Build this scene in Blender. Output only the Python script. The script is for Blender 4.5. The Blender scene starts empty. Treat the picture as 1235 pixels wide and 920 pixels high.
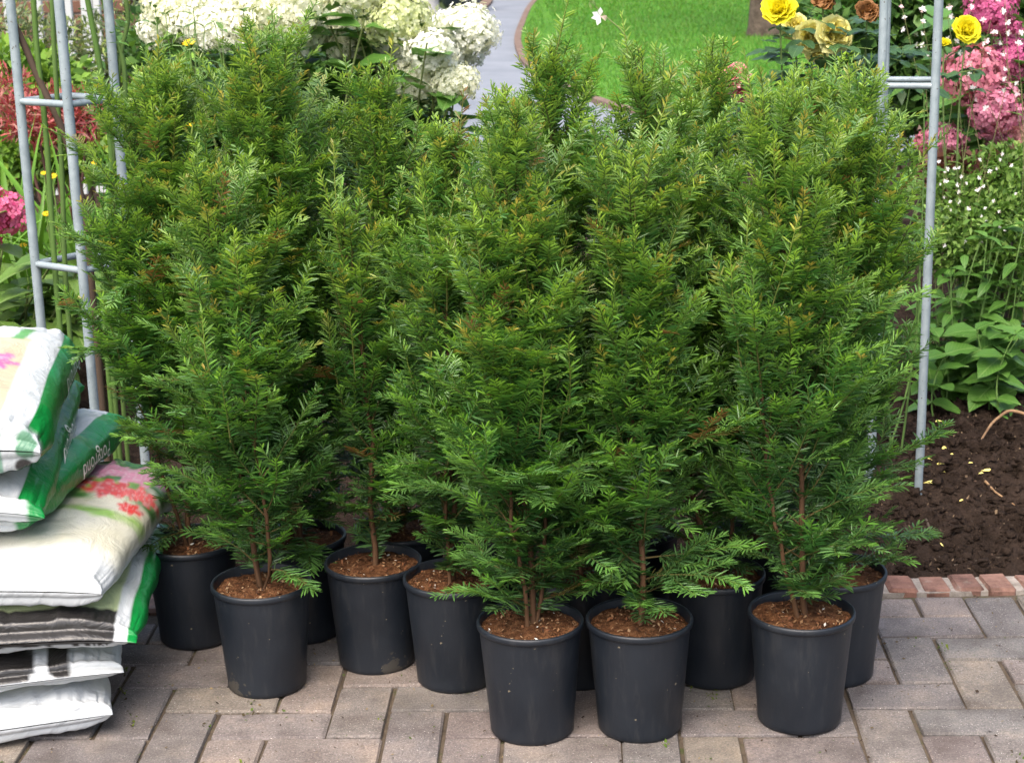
import bpy, bmesh, math, random
import numpy as np
from mathutils import Matrix, Vector

# ------------------------------------------------------------------ camera, world, sun, exposure
scene = bpy.context.scene
COL = scene.collection
PITCH, ROLL, CAMH, FPX = math.radians(15.2), math.radians(1.3), 1.40, 2100.0
cp, sp, cr, sr = math.cos(PITCH), math.sin(PITCH), math.cos(ROLL), math.sin(ROLL)
cam_data = bpy.data.cameras.new('camera')
cam = bpy.data.objects.new('camera', cam_data)
COL.objects.link(cam)
fw = Vector((0, cp, -sp)); r0 = Vector((1, 0, 0)); u0 = Vector((0, sp, cp))
rt = r0 * cr - u0 * sr; up = u0 * cr + r0 * sr
cam.matrix_world = Matrix(((rt.x, up.x, -fw.x, 0), (rt.y, up.y, -fw.y, 0), (rt.z, up.z, -fw.z, CAMH), (0, 0, 0, 1)))
cam_data.sensor_width = 36.0
cam_data.lens = 36.0 * FPX / 1235.0
cam_data.clip_start = 0.05
cam_data.clip_end = 3000
cam_data.dof.use_dof = True
cam_data.dof.focus_distance = 3.1
cam_data.dof.aperture_fstop = 14.0
scene.camera = cam
scene.render.resolution_x, scene.render.resolution_y = 1024, 762

SUN_EL, SUN_AZ = math.radians(58), math.radians(205)      # azimuth clockwise from +Y: behind the camera, to its left
world = bpy.data.worlds.new('World'); scene.world = world; world.use_nodes = True
wn, wl = world.node_tree.nodes, world.node_tree.links
sky = wn.new('ShaderNodeTexSky'); sky.sky_type = 'NISHITA'; sky.sun_disc = False
sky.sun_elevation = SUN_EL; sky.sun_rotation = SUN_AZ
sky.air_density = 1.0; sky.dust_density = 6.0; sky.ozone_density = 1.0
bg = wn['Background']; bg.inputs['Strength'].default_value = 0.15
wl.new(sky.outputs[0], bg.inputs[0])
sun_d = bpy.data.lights.new('sun', 'SUN'); sun_d.energy = 1.0; sun_d.angle = math.radians(60); sun_d.color = (1.0, 0.96, 0.9)
sun = bpy.data.objects.new('sun', sun_d); COL.objects.link(sun)
sdir = Vector((math.sin(SUN_AZ) * math.cos(SUN_EL), math.cos(SUN_AZ) * math.cos(SUN_EL), math.sin(SUN_EL)))
sun.rotation_euler = sdir.to_track_quat('Z', 'Y').to_euler(); sun.location = sdir * 30
scene.view_settings.view_transform = 'Standard'
scene.view_settings.look = 'None'
scene.view_settings.exposure = 1.5
scene.view_settings.gamma = 1.0

R = math.radians
def at(x, y, Y):
    """world point at depth Y seen at photo pixel x, y"""
    u, v = x - 617.5, y - 460.0
    a = (u * cr - v * sr) / FPX; b = (u * sr + v * cr) / FPX
    d = (a, cp - b * sp, -sp - b * cp); t = Y / d[1]
    return np.array((d[0] * t, Y, CAMH + d[2] * t))

# ------------------------------------------------------------------ helpers
def nrm(v): return v / np.maximum(np.linalg.norm(v, axis=-1, keepdims=True), 1e-9)

def link(o, parent=None):
    COL.objects.link(o)
    if parent is not None: o.parent = parent
    return o
def tag(o, label=None, cat=None, group=None, kind=None):
    if label: o['label'] = label
    if cat: o['category'] = cat
    if group: o['group'] = group
    if kind: o['kind'] = kind
    return o
def empty(name, loc=(0, 0, 0), rz=0):
    o = bpy.data.objects.new(name, None); link(o); o.location = loc; o.rotation_euler = (0, 0, rz); o.empty_display_size = .05
    return o
def quad_mesh(name, V, Q, mat, col=None, smooth=False, uv=None):
    V = np.asarray(V, np.float32).reshape(-1, 3); Q = np.asarray(Q, np.int32).reshape(-1, 4)
    me = bpy.data.meshes.new(name)
    me.vertices.add(len(V)); me.vertices.foreach_set('co', V.ravel())
    me.loops.add(Q.size); me.loops.foreach_set('vertex_index', Q.ravel())
    me.polygons.add(len(Q)); me.polygons.foreach_set('loop_start', np.arange(len(Q), dtype=np.int32) * 4)
    if smooth: me.polygons.foreach_set('use_smooth', np.ones(len(Q), bool))
    me.update(calc_edges=True)
    if col is not None:
        c = np.ones((len(V), 4), np.float32); c[:, :3] = col
        me.color_attributes.new('Col', 'FLOAT_COLOR', 'POINT').data.foreach_set('color', c.ravel())
    if uv is not None:
        l = me.uv_layers.new(name='UVMap'); l.data.foreach_set('uv', np.asarray(uv, np.float32)[Q.ravel()].ravel())
    if mat: me.materials.append(mat)
    return me
def py_mesh(name, V, F, mat, smooth=False):
    me = bpy.data.meshes.new(name); me.from_pydata([tuple(v) for v in V], [], F); me.update()
    if smooth: me.polygons.foreach_set('use_smooth', np.ones(len(me.polygons), bool))
    if mat: me.materials.append(mat)
    return me
def ob(name, me, parent=None, loc=None):
    o = bpy.data.objects.new(name, me); link(o, parent)
    if loc is not None: o.location = loc
    return o
class Acc:
    """collects quads with colours, built as one mesh"""
    def __init__(s): s.V = []; s.Q = []; s.C = []; s.n = 0
    def add(s, V, Q, C):
        V = np.asarray(V, np.float32).reshape(-1, 3); Q = np.asarray(Q, np.int64).reshape(-1, 4)
        s.V.append(V); s.Q.append(Q + s.n); s.n += len(V)
        s.C.append(np.broadcast_to(np.asarray(C, np.float32), (len(V), 3)))
    def mesh(s, name, mat, smooth=False):
        return quad_mesh(name, np.concatenate(s.V), np.concatenate(s.Q), mat, np.concatenate(s.C), smooth)
def frames(T):
    """perpendicular frame for an array of tangents"""
    ref = np.where(np.abs(T[..., 2:3]) > .9, np.array([1., 0, 0]), np.array([0, 0, 1.]))
    A = nrm(np.cross(T, ref)); B = np.cross(A, T)
    return A, B
def tubes(P, r0, r1, sides=5):
    """P (S,K,3) polylines; r0,r1 (S,) radii -> V,Q and per-vertex t"""
    P = np.asarray(P, float)
    if P.ndim == 2: P = P[None]
    S, K, _ = P.shape
    r0 = np.broadcast_to(np.asarray(r0, float), (S,)); r1 = np.broadcast_to(np.asarray(r1, float), (S,))
    T = nrm(np.gradient(P, axis=1)); A, B = frames(T)
    t = np.linspace(0, 1, K); rad = r0[:, None] * (1 - t) + r1[:, None] * t
    ang = np.arange(sides) * 2 * math.pi / sides
    ring = A[:, :, None] * np.cos(ang)[:, None] + B[:, :, None] * np.sin(ang)[:, None]
    V = P[:, :, None] + ring * rad[:, :, None, None]
    idx = np.arange(S * K * sides).reshape(S, K, sides)
    a = idx[:, :-1]; b = idx[:, 1:]
    Q = np.stack([a, np.roll(a, -1, 2), np.roll(b, -1, 2), b], -1)
    tt = np.broadcast_to(t[None, :, None], (S, K, sides))
    return V.reshape(-1, 3), Q.reshape(-1, 4), tt.reshape(-1)
def curve(p0, p1, sag=0.0, k=8, side=(0, 0, 1)):
    t = np.linspace(0, 1, k)[:, None]
    return np.asarray(p0) * (1 - t) + np.asarray(p1) * t + np.asarray(side) * (sag * 4 * t * (1 - t))
def lathe(prof, n=40):
    V = []; Q = []
    for r, z in prof:
        for i in range(n):
            a = 2 * math.pi * i / n; V.append((r * math.cos(a), r * math.sin(a), z))
    for j in range(len(prof) - 1):
        for i in range(n):
            Q.append((j * n + i, j * n + (i + 1) % n, (j + 1) * n + (i + 1) % n, (j + 1) * n + i))
    return V, Q
_rs = np.random.RandomState(5); _NT = _rs.rand(64, 64, 64)
def vnoise(x, y, z=0.0):
    x, y, z = np.broadcast_arrays(np.asarray(x, float), np.asarray(y, float), np.asarray(z, float))
    xi, yi, zi = np.floor(x).astype(int), np.floor(y).astype(int), np.floor(z).astype(int)
    f = [a - b for a, b in ((x, xi), (y, yi), (z, zi))]; f = [a * a * (3 - 2 * a) for a in f]
    o = 0
    for dx in (0, 1):
        for dy in (0, 1):
            for dz in (0, 1):
                w = (f[0] if dx else 1 - f[0]) * (f[1] if dy else 1 - f[1]) * (f[2] if dz else 1 - f[2])
                o = o + w * _NT[(xi + dx) % 64, (yi + dy) % 64, (zi + dz) % 64]
    return o
def fbm(x, y, z=0.0, o=3):
    s = 0; a = .5
    for k in range(o):
        s = s + a * vnoise(x * 2 ** k + 7 * k, y * 2 ** k + 3 * k, np.asarray(z) * 2 ** k); a /= 2
    return s / (1 - .5 ** o)

# ------------------------------------------------------------------ materials
def mat(name, color=(.5, .5, .5), rough=.6, spec=.5, metal=0.0):
    m = bpy.data.materials.new(name); m.use_nodes = True
    b = m.node_tree.nodes['Principled BSDF']
    b.inputs['Base Color'].default_value = (*color, 1); b.inputs['Roughness'].default_value = rough
    b.inputs['Specular IOR Level'].default_value = spec; b.inputs['Metallic'].default_value = metal
    return m, m.node_tree, b
def ramp(nt, fac, stops):
    r = nt.nodes.new('ShaderNodeValToRGB'); e = r.color_ramp.elements
    while len(e) < len(stops): e.new(.5)
    for i, (p, c) in enumerate(stops):
        e[i].position = p; e[i].color = (*c, 1)
    nt.links.new(fac, r.inputs[0]); return r.outputs[0]
def noise(nt, scale, detail=4, rough=.55, vec=None, coord='Object'):
    n = nt.nodes.new('ShaderNodeTexNoise'); n.inputs['Scale'].default_value = scale
    n.inputs['Detail'].default_value = detail; n.inputs['Roughness'].default_value = rough
    if vec is None:
        tc = nt.nodes.new('ShaderNodeTexCoord'); vec = tc.outputs[coord]
    nt.links.new(vec, n.inputs['Vector']); return n.outputs['Fac']
def mix(nt, fac, a, b, blend='MIX'):
    m = nt.nodes.new('ShaderNodeMix'); m.data_type = 'RGBA'; m.blend_type = blend
    for s, v in ((m.inputs[0], fac), (m.inputs[6], a), (m.inputs[7], b)):
        if hasattr(v, 'is_output'): nt.links.new(v, s)
        elif isinstance(v, (int, float)): s.default_value = v
        else: s.default_value = (*v, 1)
    return m.outputs[2]
def bump(nt, b, h, dist, strength=1.0):
    n = nt.nodes.new('ShaderNodeBump'); n.inputs['Distance'].default_value = dist; n.inputs['Strength'].default_value = strength
    nt.links.new(h, n.inputs['Height']); nt.links.new(n.outputs[0], b.inputs['Normal'])
def mathn(nt, op, a, b=None):
    m = nt.nodes.new('ShaderNodeMath'); m.operation = op
    for i, v in enumerate((a, b)):
        if v is None: continue
        if hasattr(v, 'is_output'): nt.links.new(v, m.inputs[i])
        else: m.inputs[i].default_value = v
    return m.outputs[0]
def geo_pos(nt): return nt.nodes.new('ShaderNodeNewGeometry').outputs['Position']
def foliage_mat(name, rough=.42, trans=.3, spec=.45, back=None):
    """colour from the mesh's Col attribute, some light let through"""
    m, nt, b = mat(name, rough=rough, spec=spec)
    at_ = nt.nodes.new('ShaderNodeAttribute'); at_.attribute_name = 'Col'
    c = at_.outputs['Color']
    if back:
        g = nt.nodes.new('ShaderNodeNewGeometry')
        c = mix(nt, mathn(nt, 'MULTIPLY', g.outputs['Backfacing'], .5), c, back)
    nt.links.new(c, b.inputs['Base Color'])
    tr = nt.nodes.new('ShaderNodeBsdfTranslucent')
    tc = mix(nt, 1.0, c, (1.0, 1.0, .55), 'MULTIPLY'); nt.links.new(tc, tr.inputs['Color'])
    ms = nt.nodes.new('ShaderNodeMixShader'); ms.inputs[0].default_value = trans
    nt.links.new(b.outputs[0], ms.inputs[1]); nt.links.new(tr.outputs[0], ms.inputs[2])
    nt.links.new(ms.outputs[0], nt.nodes['Material Output'].inputs['Surface'])
    return m
M = {}
M['needle'] = foliage_mat('yew_needle', .36, .32, .5, back=(.10, .19, .06))
M['twig'] = foliage_mat('twig_bark', .8, 0.0, .2)
M['leaf'] = foliage_mat('soft_leaf', .5, .3, .35)
M['petal'] = foliage_mat('petal', .6, .25, .2)

def leaf_mat(name, c1, c2, vein, rough=.45):
    """broad leaf with midrib and side veins from its own uv, colour shifting a little from leaf to leaf"""
    m, nt, b = mat(name, rough=rough, spec=.4)
    uv = nt.nodes.new('ShaderNodeUVMap').outputs[0]
    sep = nt.nodes.new('ShaderNodeSeparateXYZ'); nt.links.new(uv, sep.inputs[0])
    oi = nt.nodes.new('ShaderNodeObjectInfo')
    av = mathn(nt, 'ABSOLUTE', mathn(nt, 'SUBTRACT', sep.outputs[1], .5))
    rib = mathn(nt, 'LESS_THAN', av, .025)
    ph = mathn(nt, 'SUBTRACT', mathn(nt, 'MULTIPLY', sep.outputs[0], 9.0), mathn(nt, 'MULTIPLY', av, 7.0))
    fr = mathn(nt, 'FRACT', ph); sv = mathn(nt, 'LESS_THAN', fr, .14)
    v = mathn(nt, 'MAXIMUM', rib, mathn(nt, 'MULTIPLY', sv, .55))
    base = mix(nt, oi.outputs['Random'], c1, c2)
    n = noise(nt, 30, 3)
    base = mix(nt, mathn(nt, 'MULTIPLY', n, .5), base, tuple(x * .6 for x in c1))
    colr = mix(nt, mathn(nt, 'MULTIPLY', v, .6), base, vein)
    nt.links.new(colr, b.inputs['Base Color'])
    bump(nt, b, mathn(nt, 'MULTIPLY', v, -1.0), .002, .8)
    tr = nt.nodes.new('ShaderNodeBsdfTranslucent'); nt.links.new(colr, tr.inputs['Color'])
    ms = nt.nodes.new('ShaderNodeMixShader'); ms.inputs[0].default_value = .25
    nt.links.new(b.outputs[0], ms.inputs[1]); nt.links.new(tr.outputs[0], ms.inputs[2])
    nt.links.new(ms.outputs[0], nt.nodes['Material Output'].inputs['Surface'])
    return m
M['leaf_hyd'] = leaf_mat('hydrangea_leaf', (.06, .16, .02), (.11, .25, .04), (.2, .33, .09))
M['leaf_rose'] = leaf_mat('rose_leaf', (.035, .09, .03), (.08, .17, .05), (.12, .22, .08), .35)
M['leaf_pale'] = leaf_mat('pale_leaf', (.09, .19, .03), (.17, .28, .05), (.26, .36, .12))

# black plastic pot
m, nt, b = mat('black_plastic_pot', (.02, .024, .03), .42, .45); M['pot'] = m
n1 = noise(nt, 6, 5); n2 = noise(nt, 90, 2)
c = ramp(nt, n1, [(.3, (.0060, .0086, .0130)), (.75, (.0120, .0162, .0230))])
c = mix(nt, mathn(nt, 'GREATER_THAN', n2, .74), c, (.14, .12, .085))
c = mix(nt, mathn(nt, 'MULTIPLY', mathn(nt, 'GREATER_THAN', noise(nt, 2.6, 6, .7), .60), .35), c, (.10, .085, .06))
mp_ = nt.nodes.new('ShaderNodeMapping'); mp_.inputs['Scale'].default_value = (1, 1, .16); tc_ = nt.nodes.new('ShaderNodeTexCoord'); nt.links.new(tc_.outputs['Object'], mp_.inputs['Vector'])
c = mix(nt, ramp(nt, noise(nt, 55, 5, .7, mp_.outputs[0]), [(.52, (0, 0, 0)), (.78, (.4, .4, .4))]), c, (.045, .045, .045))
nt.links.new(c, b.inputs['Base Color'])
nt.links.new(ramp(nt, n1, [(.3, (.36, .36, .36)), (.7, (.58, .58, .58))]), b.inputs['Roughness'])
bump(nt, b, noise(nt, 40, 3), .0015, .5)
# potting soil in the pots: red-brown peat
m, nt, b = mat('peat_soil', (.1, .05, .025), .95, .1); M['peat'] = m
n1 = noise(nt, 70, 6, .7, geo_pos(nt)); n2 = noise(nt, 260, 3, .6, geo_pos(nt))
c = ramp(nt, n1, [(.28, (.030, .014, .008)), (.5, (.115, .050, .022)), (.72, (.23, .115, .055))])
c = mix(nt, mathn(nt, 'GREATER_THAN', n2, .70), c, (.38, .25, .15))
nt.links.new(c, b.inputs['Base Color']); bump(nt, b, n1, .01, 1)
M['crumb'] = foliage_mat('crumbs', .9, 0.0, .1)
# garden soil
m, nt, b = mat('garden_soil', (.03, .02, .014), 1.0, .02); M['soil'] = m
n1 = noise(nt, 14, 8, .7, geo_pos(nt)); n2 = noise(nt, 90, 5, .7, geo_pos(nt))
c = ramp(nt, n1, [(.3, (.020, .014, .010)), (.6, (.056, .039, .030)), (.8, (.095, .070, .053))])
c = mix(nt, mathn(nt, 'GREATER_THAN', n2, .66), c, (.13, .085, .055))
nt.links.new(c, b.inputs['Base Color']); bump(nt, b, n2, .02, 1)
# concrete pavers, colour per brick from its random number
m, nt, b = mat('paver', (.2, .15, .13), .88, .25); M['paver'] = m
oi = nt.nodes.new('ShaderNodeObjectInfo'); P_ = geo_pos(nt)
base = ramp(nt, oi.outputs['Random'], [(0, (.188, .154, .146)), (.22, (.176, .166, .160)), (.45, (.222, .186, .168)), (.66, (.198, .174, .170)), (.84, (.166, .153, .150)), (1, (.252, .214, .170))])
big = noise(nt, 9, 5, .6, P_); fine = noise(nt, 230, 4, .75, P_)
base = mix(nt, 1.0, base, ramp(nt, big, [(.25, (.50, .47, .45)), (.5, (.92, .92, .92)), (.75, (1.35, 1.27, 1.14))]), 'MULTIPLY')
base = mix(nt, .8, base, ramp(nt, fine, [(.3, (.46, .46, .46)), (.5, (.88, .88, .87)), (.7, (1.42, 1.38, 1.32))]), 'MULTIPLY')
spk = noise(nt, 420, 1, .5, P_)
base = mix(nt, mathn(nt, 'GREATER_THAN', spk, .72), base, (.50, .46, .42))
stain = noise(nt, 3.2, 7, .72, P_)
base = mix(nt, ramp(nt, stain, [(.50, (0, 0, 0)), (.68, (.6, .6, .6))]), base, (.060, .052, .044))
nt.links.new(base, b.inputs['Base Color']); bump(nt, b, fine, .0035, .8)
# joint sand with moss
m, nt, b = mat('joint_sand', (.06, .045, .03), .95, .1); M['joint'] = m
c = ramp(nt, noise(nt, 12, 6, .7, geo_pos(nt)), [(.35, (.060, .047, .035)), (.56, (.115, .090, .066)), (.66, (.060, .072, .026)), (.8, (.12, .10, .08))])
nt.links.new(c, b.inputs['Base Color']); bump(nt, b, noise(nt, 150, 4, .7, geo_pos(nt)), .006, 1)
# red clay edging bricks and their mortar
m, nt, b = mat('clay_brick', (.25, .1, .06), .9, .2); M['clay'] = m
oi = nt.nodes.new('ShaderNodeObjectInfo')
c = ramp(nt, oi.outputs['Random'], [(0, (.190, .095, .070)), (.4, (.24, .135, .102)), (.7, (.165, .090, .070)), (1, (.26, .165, .130))])
c = mix(nt, 1.0, c, ramp(nt, noise(nt, 25, 7, .7, geo_pos(nt)), [(.3, (.45, .45, .45)), (.55, (1, 1, 1)), (.75, (1.3, 1.3, 1.3))]), 'MULTIPLY')
c = mix(nt, ramp(nt, noise(nt, 18, 5, .7, geo_pos(nt)), [(.56, (0, 0, 0)), (.7, (.6, .6, .6))]), c, (.33, .28, .23))
nt.links.new(c, b.inputs['Base Color']); bump(nt, b, noise(nt, 120, 4, .7, geo_pos(nt)), .004, .9)
m, nt, b = mat('mortar', (.33, .29, .25), .95, .1); M['mortar'] = m
c = ramp(nt, noise(nt, 30, 6, .7, geo_pos(nt)), [(.3, (.16, .135, .11)), (.6, (.34, .30, .26))])
nt.links.new(c, b.inputs['Base Color']); bump(nt, b, noise(nt, 100, 4, .7, geo_pos(nt)), .005, 1)
m, nt, b = mat('far_edging', (.15, .10, .08), .9, .15); M['edging'] = m
nt.links.new(ramp(nt, noise(nt, 8, 5, .7, geo_pos(nt)), [(.3, (.10, .065, .05)), (.7, (.20, .145, .115))]), b.inputs['Base Color'])
# grey path
m, nt, b = mat('path_concrete', (.3, .31, .33), .8, .3); M['path'] = m
c = ramp(nt, noise(nt, 1.5, 6, .65, geo_pos(nt)), [(.3, (.135, .15, .172)), (.7, (.20, .215, .24))])
nt.links.new(c, b.inputs['Base Color'])
# lawn and far ground
m, nt, b = mat('lawn', (.08, .2, .02), .85, .15); M['lawn'] = m
c1 = ramp(nt, noise(nt, .55, 5, .6, geo_pos(nt)), [(.3, (.058, .175, .012)), (.7, (.105, .255, .025))])
c1 = mix(nt, .5, c1, ramp(nt, noise(nt, 24, 4, .7, geo_pos(nt)), [(.3, (.5, .55, .5)), (.7, (1.35, 1.3, 1.2))]), 'MULTIPLY')
nt.links.new(c1, b.inputs['Base Color']); bump(nt, b, noise(nt, 60, 3, .7, geo_pos(nt)), .03, 1)
m, nt, b = mat('far_ground', (.05, .08, .025), .95, .1); M['ground'] = m
c = ramp(nt, noise(nt, .3, 6, .6, geo_pos(nt)), [(.35, (.035, .05, .018)), (.7, (.07, .11, .03))])
nt.links.new(c, b.inputs['Base Color'])
# galvanised tube
m, nt, b = mat('galvanised_steel', (.42, .47, .5), .55, .4, .1); M['galv'] = m
c = ramp(nt, noise(nt, 9, 6, .7), [(.3, (.16, .20, .22)), (.55, (.26, .31, .33)), (.75, (.36, .41, .43))])
c = mix(nt, mathn(nt, 'GREATER_THAN', noise(nt, 130, 2), .70), c, (.10, .09, .075))
nt.links.new(c, b.inputs['Base Color']); bump(nt, b, noise(nt, 60, 4), .001, .6)
# printed plastic film of the bags
m, nt, b = mat('printed_film', (.8, .8, .8), .32, .5); M['film'] = m
a_ = nt.nodes.new('ShaderNodeAttribute'); a_.attribute_name = 'Col'
nt.links.new(mix(nt, .25, a_.outputs['Color'], ramp(nt, noise(nt, 12, 6, .65), [(.3, (.72, .70, .66)), (.6, (1, 1, 1))]), 'MULTIPLY'), b.inputs['Base Color'])
wv = nt.nodes.new('ShaderNodeTexNoise'); wv.inputs['Scale'].default_value = 11; wv.inputs['Detail'].default_value = 4; wv.inputs['Distortion'].default_value = 2.2; wv.inputs['Roughness'].default_value = .6
tc = nt.nodes.new('ShaderNodeTexCoord'); nt.links.new(tc.outputs['Object'], wv.inputs['Vector'])
bump(nt, b, wv.outputs['Fac'], .008, .6)
M['white_print'], _, _ = mat('white_print', (.78, .8, .78), .4, .4)
# bark, house brick, paint
m, nt, b = mat('tree_bark', (.1, .075, .055), .9, .1); M['bark'] = m
c = ramp(nt, noise(nt, 9, 7, .7), [(.3, (.05, .038, .03)), (.7, (.15, .118, .09))])
nt.links.new(c, b.inputs['Base Color']); bump(nt, b, noise(nt, 14, 6, .7), .05, 1)
m, nt, b = mat('root_wood', (.3, .18, .09), .85, .15); M['wood'] = m
nt.links.new(ramp(nt, noise(nt, 40, 6, .7), [(.3, (.13, .075, .04)), (.7, (.38, .24, .13))]), b.inputs['Base Color'])
M['house'], _, _ = mat('house_brick', (.16, .085, .06), .9, .15)
M['paint'], _, _ = mat('white_paint', (.42, .44, .44), .5, .4)
M['glaze'], _, _ = mat('dark_glazed_pot', (.018, .024, .035), .25, .5)
M['stone'], _, _ = mat('grey_stone', (.25, .25, .25), .85, .2)

# ------------------------------------------------------------------ setting: ground, paving, edging, bed, path, lawn
def sheet(name, poly, z, material, label=None, cat=None):
    me = py_mesh(name, [(x, y, z) for x, y in poly], [list(range(len(poly)))], material)
    return tag(ob(name, me), kind='structure')
sheet('ground', [(-1500, -1500), (1500, -1500), (1500, 1500), (-1500, 1500)], -.09, M['ground'])

rng = random.Random(11)
def box_mesh(name, sx, sy, sz, bev, material, jit=0.0, seed=0):
    bm = bmesh.new(); bmesh.ops.create_cube(bm, size=1)
    for v in bm.verts: v.co = Vector((v.co.x * sx, v.co.y * sy, v.co.z * sz))
    bmesh.ops.bevel(bm, geom=bm.edges[:], offset=bev, segments=1, affect='EDGES')
    rr = random.Random(seed)
    for v in bm.verts:
        v.co += Vector((rr.uniform(-jit, jit), rr.uniform(-jit, jit), rr.uniform(-jit, jit) * .6))
    me = bpy.data.meshes.new(name); bm.to_mesh(me); bm.free(); me.materials.append(material)
    return me
U = .104; ROT = R(-2.2); EDGE_Y = 3.385
paving = tag(ob('paving', py_mesh('paving', [(-2.6, .9, -.0065), (2.6, .9, -.0065), (2.6, EDGE_Y, -.0065), (-2.6, EDGE_Y, -.0065)], [[0, 1, 2, 3]], M['joint'])), kind='structure')
brick_meshes = [box_mesh('brick', 2 * U - .0054, U - .0054, .06, .0036, M['paver'], .0019, s) for s in range(6)]
half_meshes = [box_mesh('brick_half', U - .0054, U - .0054, .06, .0036, M['paver'], .0012, s + 20) for s in range(3)]
ca, sa = math.cos(ROT), math.sin(ROT); OX, OY = .596, 2.863
def brick(me, cx, cy, rz):
    o = bpy.data.objects.new('brick', me); link(o, paving)
    o.location = (OX + cx * ca - cy * sa, OY + cx * sa + cy * ca, -.03 + rng.uniform(-.0018, .0018))
    o.rotation_euler = (rng.uniform(-.006, .006), rng.uniform(-.006, .006), ROT + rz + rng.uniform(-.008, .008))
def wpos(cx, cy): return OX + cx * ca - cy * sa, OY + cx * sa + cy * ca
nb = 0
for j in range(-11, 6):
    for i in range(-20, 12):
        k = (i + j) % 4
        if k == 0:
            cx, cy, rz = (i + 1) * U, (j + .5) * U, 0
        elif k == 2:
            cx, cy, rz = (i + .5) * U, (j + 1) * U, math.pi / 2
        else: continue
        x, y = wpos(cx, cy); half = (U if rz else U / 2)
        if abs(x) > 1.62 or y < 1.9: continue
        if y + half > EDGE_Y + .012:
            if rz and y - half + U < EDGE_Y + .012:       # cut brick against the edging
                brick(half_meshes[nb % 3], cx, cy - U / 2, 0); nb += 1
            continue
        brick(brick_meshes[nb % 6], cx, cy, rz); nb += 1
# a slim cut row closes the strip in front of the edging
# soldier course of red bricks
kerb = tag(ob('brick_edging', py_mesh('brick_edging', *(lambda x0, x1, y0, y1, z0, z1: ([(x0, y0, z0), (x1, y0, z0), (x1, y1, z0), (x0, y1, z0), (x0, y0, z1), (x1, y0, z1), (x1, y1, z1), (x0, y1, z1)], [[4, 5, 6, 7], [0, 1, 5, 4], [2, 3, 7, 6], [1, 2, 6, 5], [3, 0, 4, 7]]))(-2.6, 2.6, EDGE_Y + .006, EDGE_Y + .086, -.08, .002), M['mortar'])), kind='structure')
eb = [box_mesh('edging_brick', .060, .088, .09, .007, M['clay'], .0025, s + 40) for s in range(5)]
x = -1.6; i = 0
while x < 1.75:
    o = bpy.data.objects.new('brick', eb[i % 5]); link(o, kerb)
    o.location = (x, EDGE_Y + .047 + rng.uniform(-.004, .004), -.038 + rng.uniform(-.003, .003)); o.rotation_euler = (rng.uniform(-.03, .03), rng.uniform(-.03, .03), rng.uniform(-.05, .05))
    x += .0695 + rng.uniform(-.004, .006); i += 1
# flower bed: a fine grid in view, heaped a little
def grid(name, x0, x1, y0, y1, nx, ny, zf, material):
    X, Y = np.meshgrid(np.linspace(x0, x1, nx), np.linspace(y0, y1, ny)); Z = zf(X, Y)
    idx = np.arange(nx * ny).reshape(ny, nx)
    Q = np.stack([idx[:-1, :-1], idx[:-1, 1:], idx[1:, 1:], idx[1:, :-1]], -1)
    return quad_mesh(name, np.stack([X, Y, Z], -1), Q, material, None, True)
soil_z = lambda X, Y: -.016 + .05 * np.clip((Y - 3.47) / .5, 0, 1) + .045 * (fbm(X * 14, Y * 14, 0, 4) - .5) + .040 * (fbm(X * 48, Y * 48, 3, 2) - .5)
bed = tag(ob('flower_bed', grid('flower_bed', -2.6, 2.6, EDGE_Y + .082, 5.4, 480, 180, soil_z, M['soil'])), kind='structure')
bed2 = tag(ob('flower_bed_back', grid('flower_bed_back', -7, 7, 5.38, 9.4, 60, 40, lambda X, Y: .02 + .03 * (fbm(X * 3, Y * 3) - .5), M['soil'])), kind='structure')
# path and lawn
edge_pts = [(.60, 34), (.533, 28), (.349, 25.3), (.125, 19.26), (.185, 16.3), (.353, 14.75), (.571, 13.4), (.85, 12.2), (1.5, 11.3), (3, 10.7), (6, 10.4), (14, 10.2)]
ep = np.array(edge_pts)
tt = np.linspace(0, len(ep) - 1, 90); ep = np.stack([np.interp(tt, range(len(ep)), ep[:, 0]), np.interp(tt, range(len(ep)), ep[:, 1])], 1)
for _ in range(6): ep[1:-1] = (ep[:-2] + 2 * ep[1:-1] + ep[2:]) / 4
lawn = sheet('lawn', [tuple(p) for p in ep] + [(40, 10), (40, 60), (.6, 60)], .03, M['lawn'])
path = sheet('path', [(-.26, 34), (-.25, 27.3), (-.42, 23.6), (-.75, 18), (-.75, 14), (-.6, 11), (-.7, 9.38), (14, 9.38)] + [tuple(p) for p in ep[::-1]], .0, M['path'])
def strip(pts, w, nm):
    pts = np.array(pts); T = nrm(np.gradient(pts, axis=0)); N = np.stack([-T[:, 1], T[:, 0]], 1)
    V = [(p[0], p[1], .036) for p in pts + N * w / 2] + [(p[0], p[1], .036) for p in pts - N * w / 2] + [(p[0], p[1], -.02) for p in pts + N * w / 2] + [(p[0], p[1], -.02) for p in pts - N * w / 2]
    n = len(pts); F = []
    for i in range(n - 1): F += [[i, i + 1, n + i + 1, n + i], [i, 2 * n + i, 2 * n + i + 1, i + 1], [n + i, n + i + 1, 3 * n + i + 1, 3 * n + i]]
    return tag(ob(nm, py_mesh(nm, V, F, M['edging'])), kind='structure')
strip(ep, .075, 'lawn_edging')
strip([(-.26, 34), (-.25, 27.3), (-.42, 23.6), (-.75, 18), (-.75, 14), (-.6, 11), (-.7, 9.5)], .16, 'path_edging')
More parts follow.
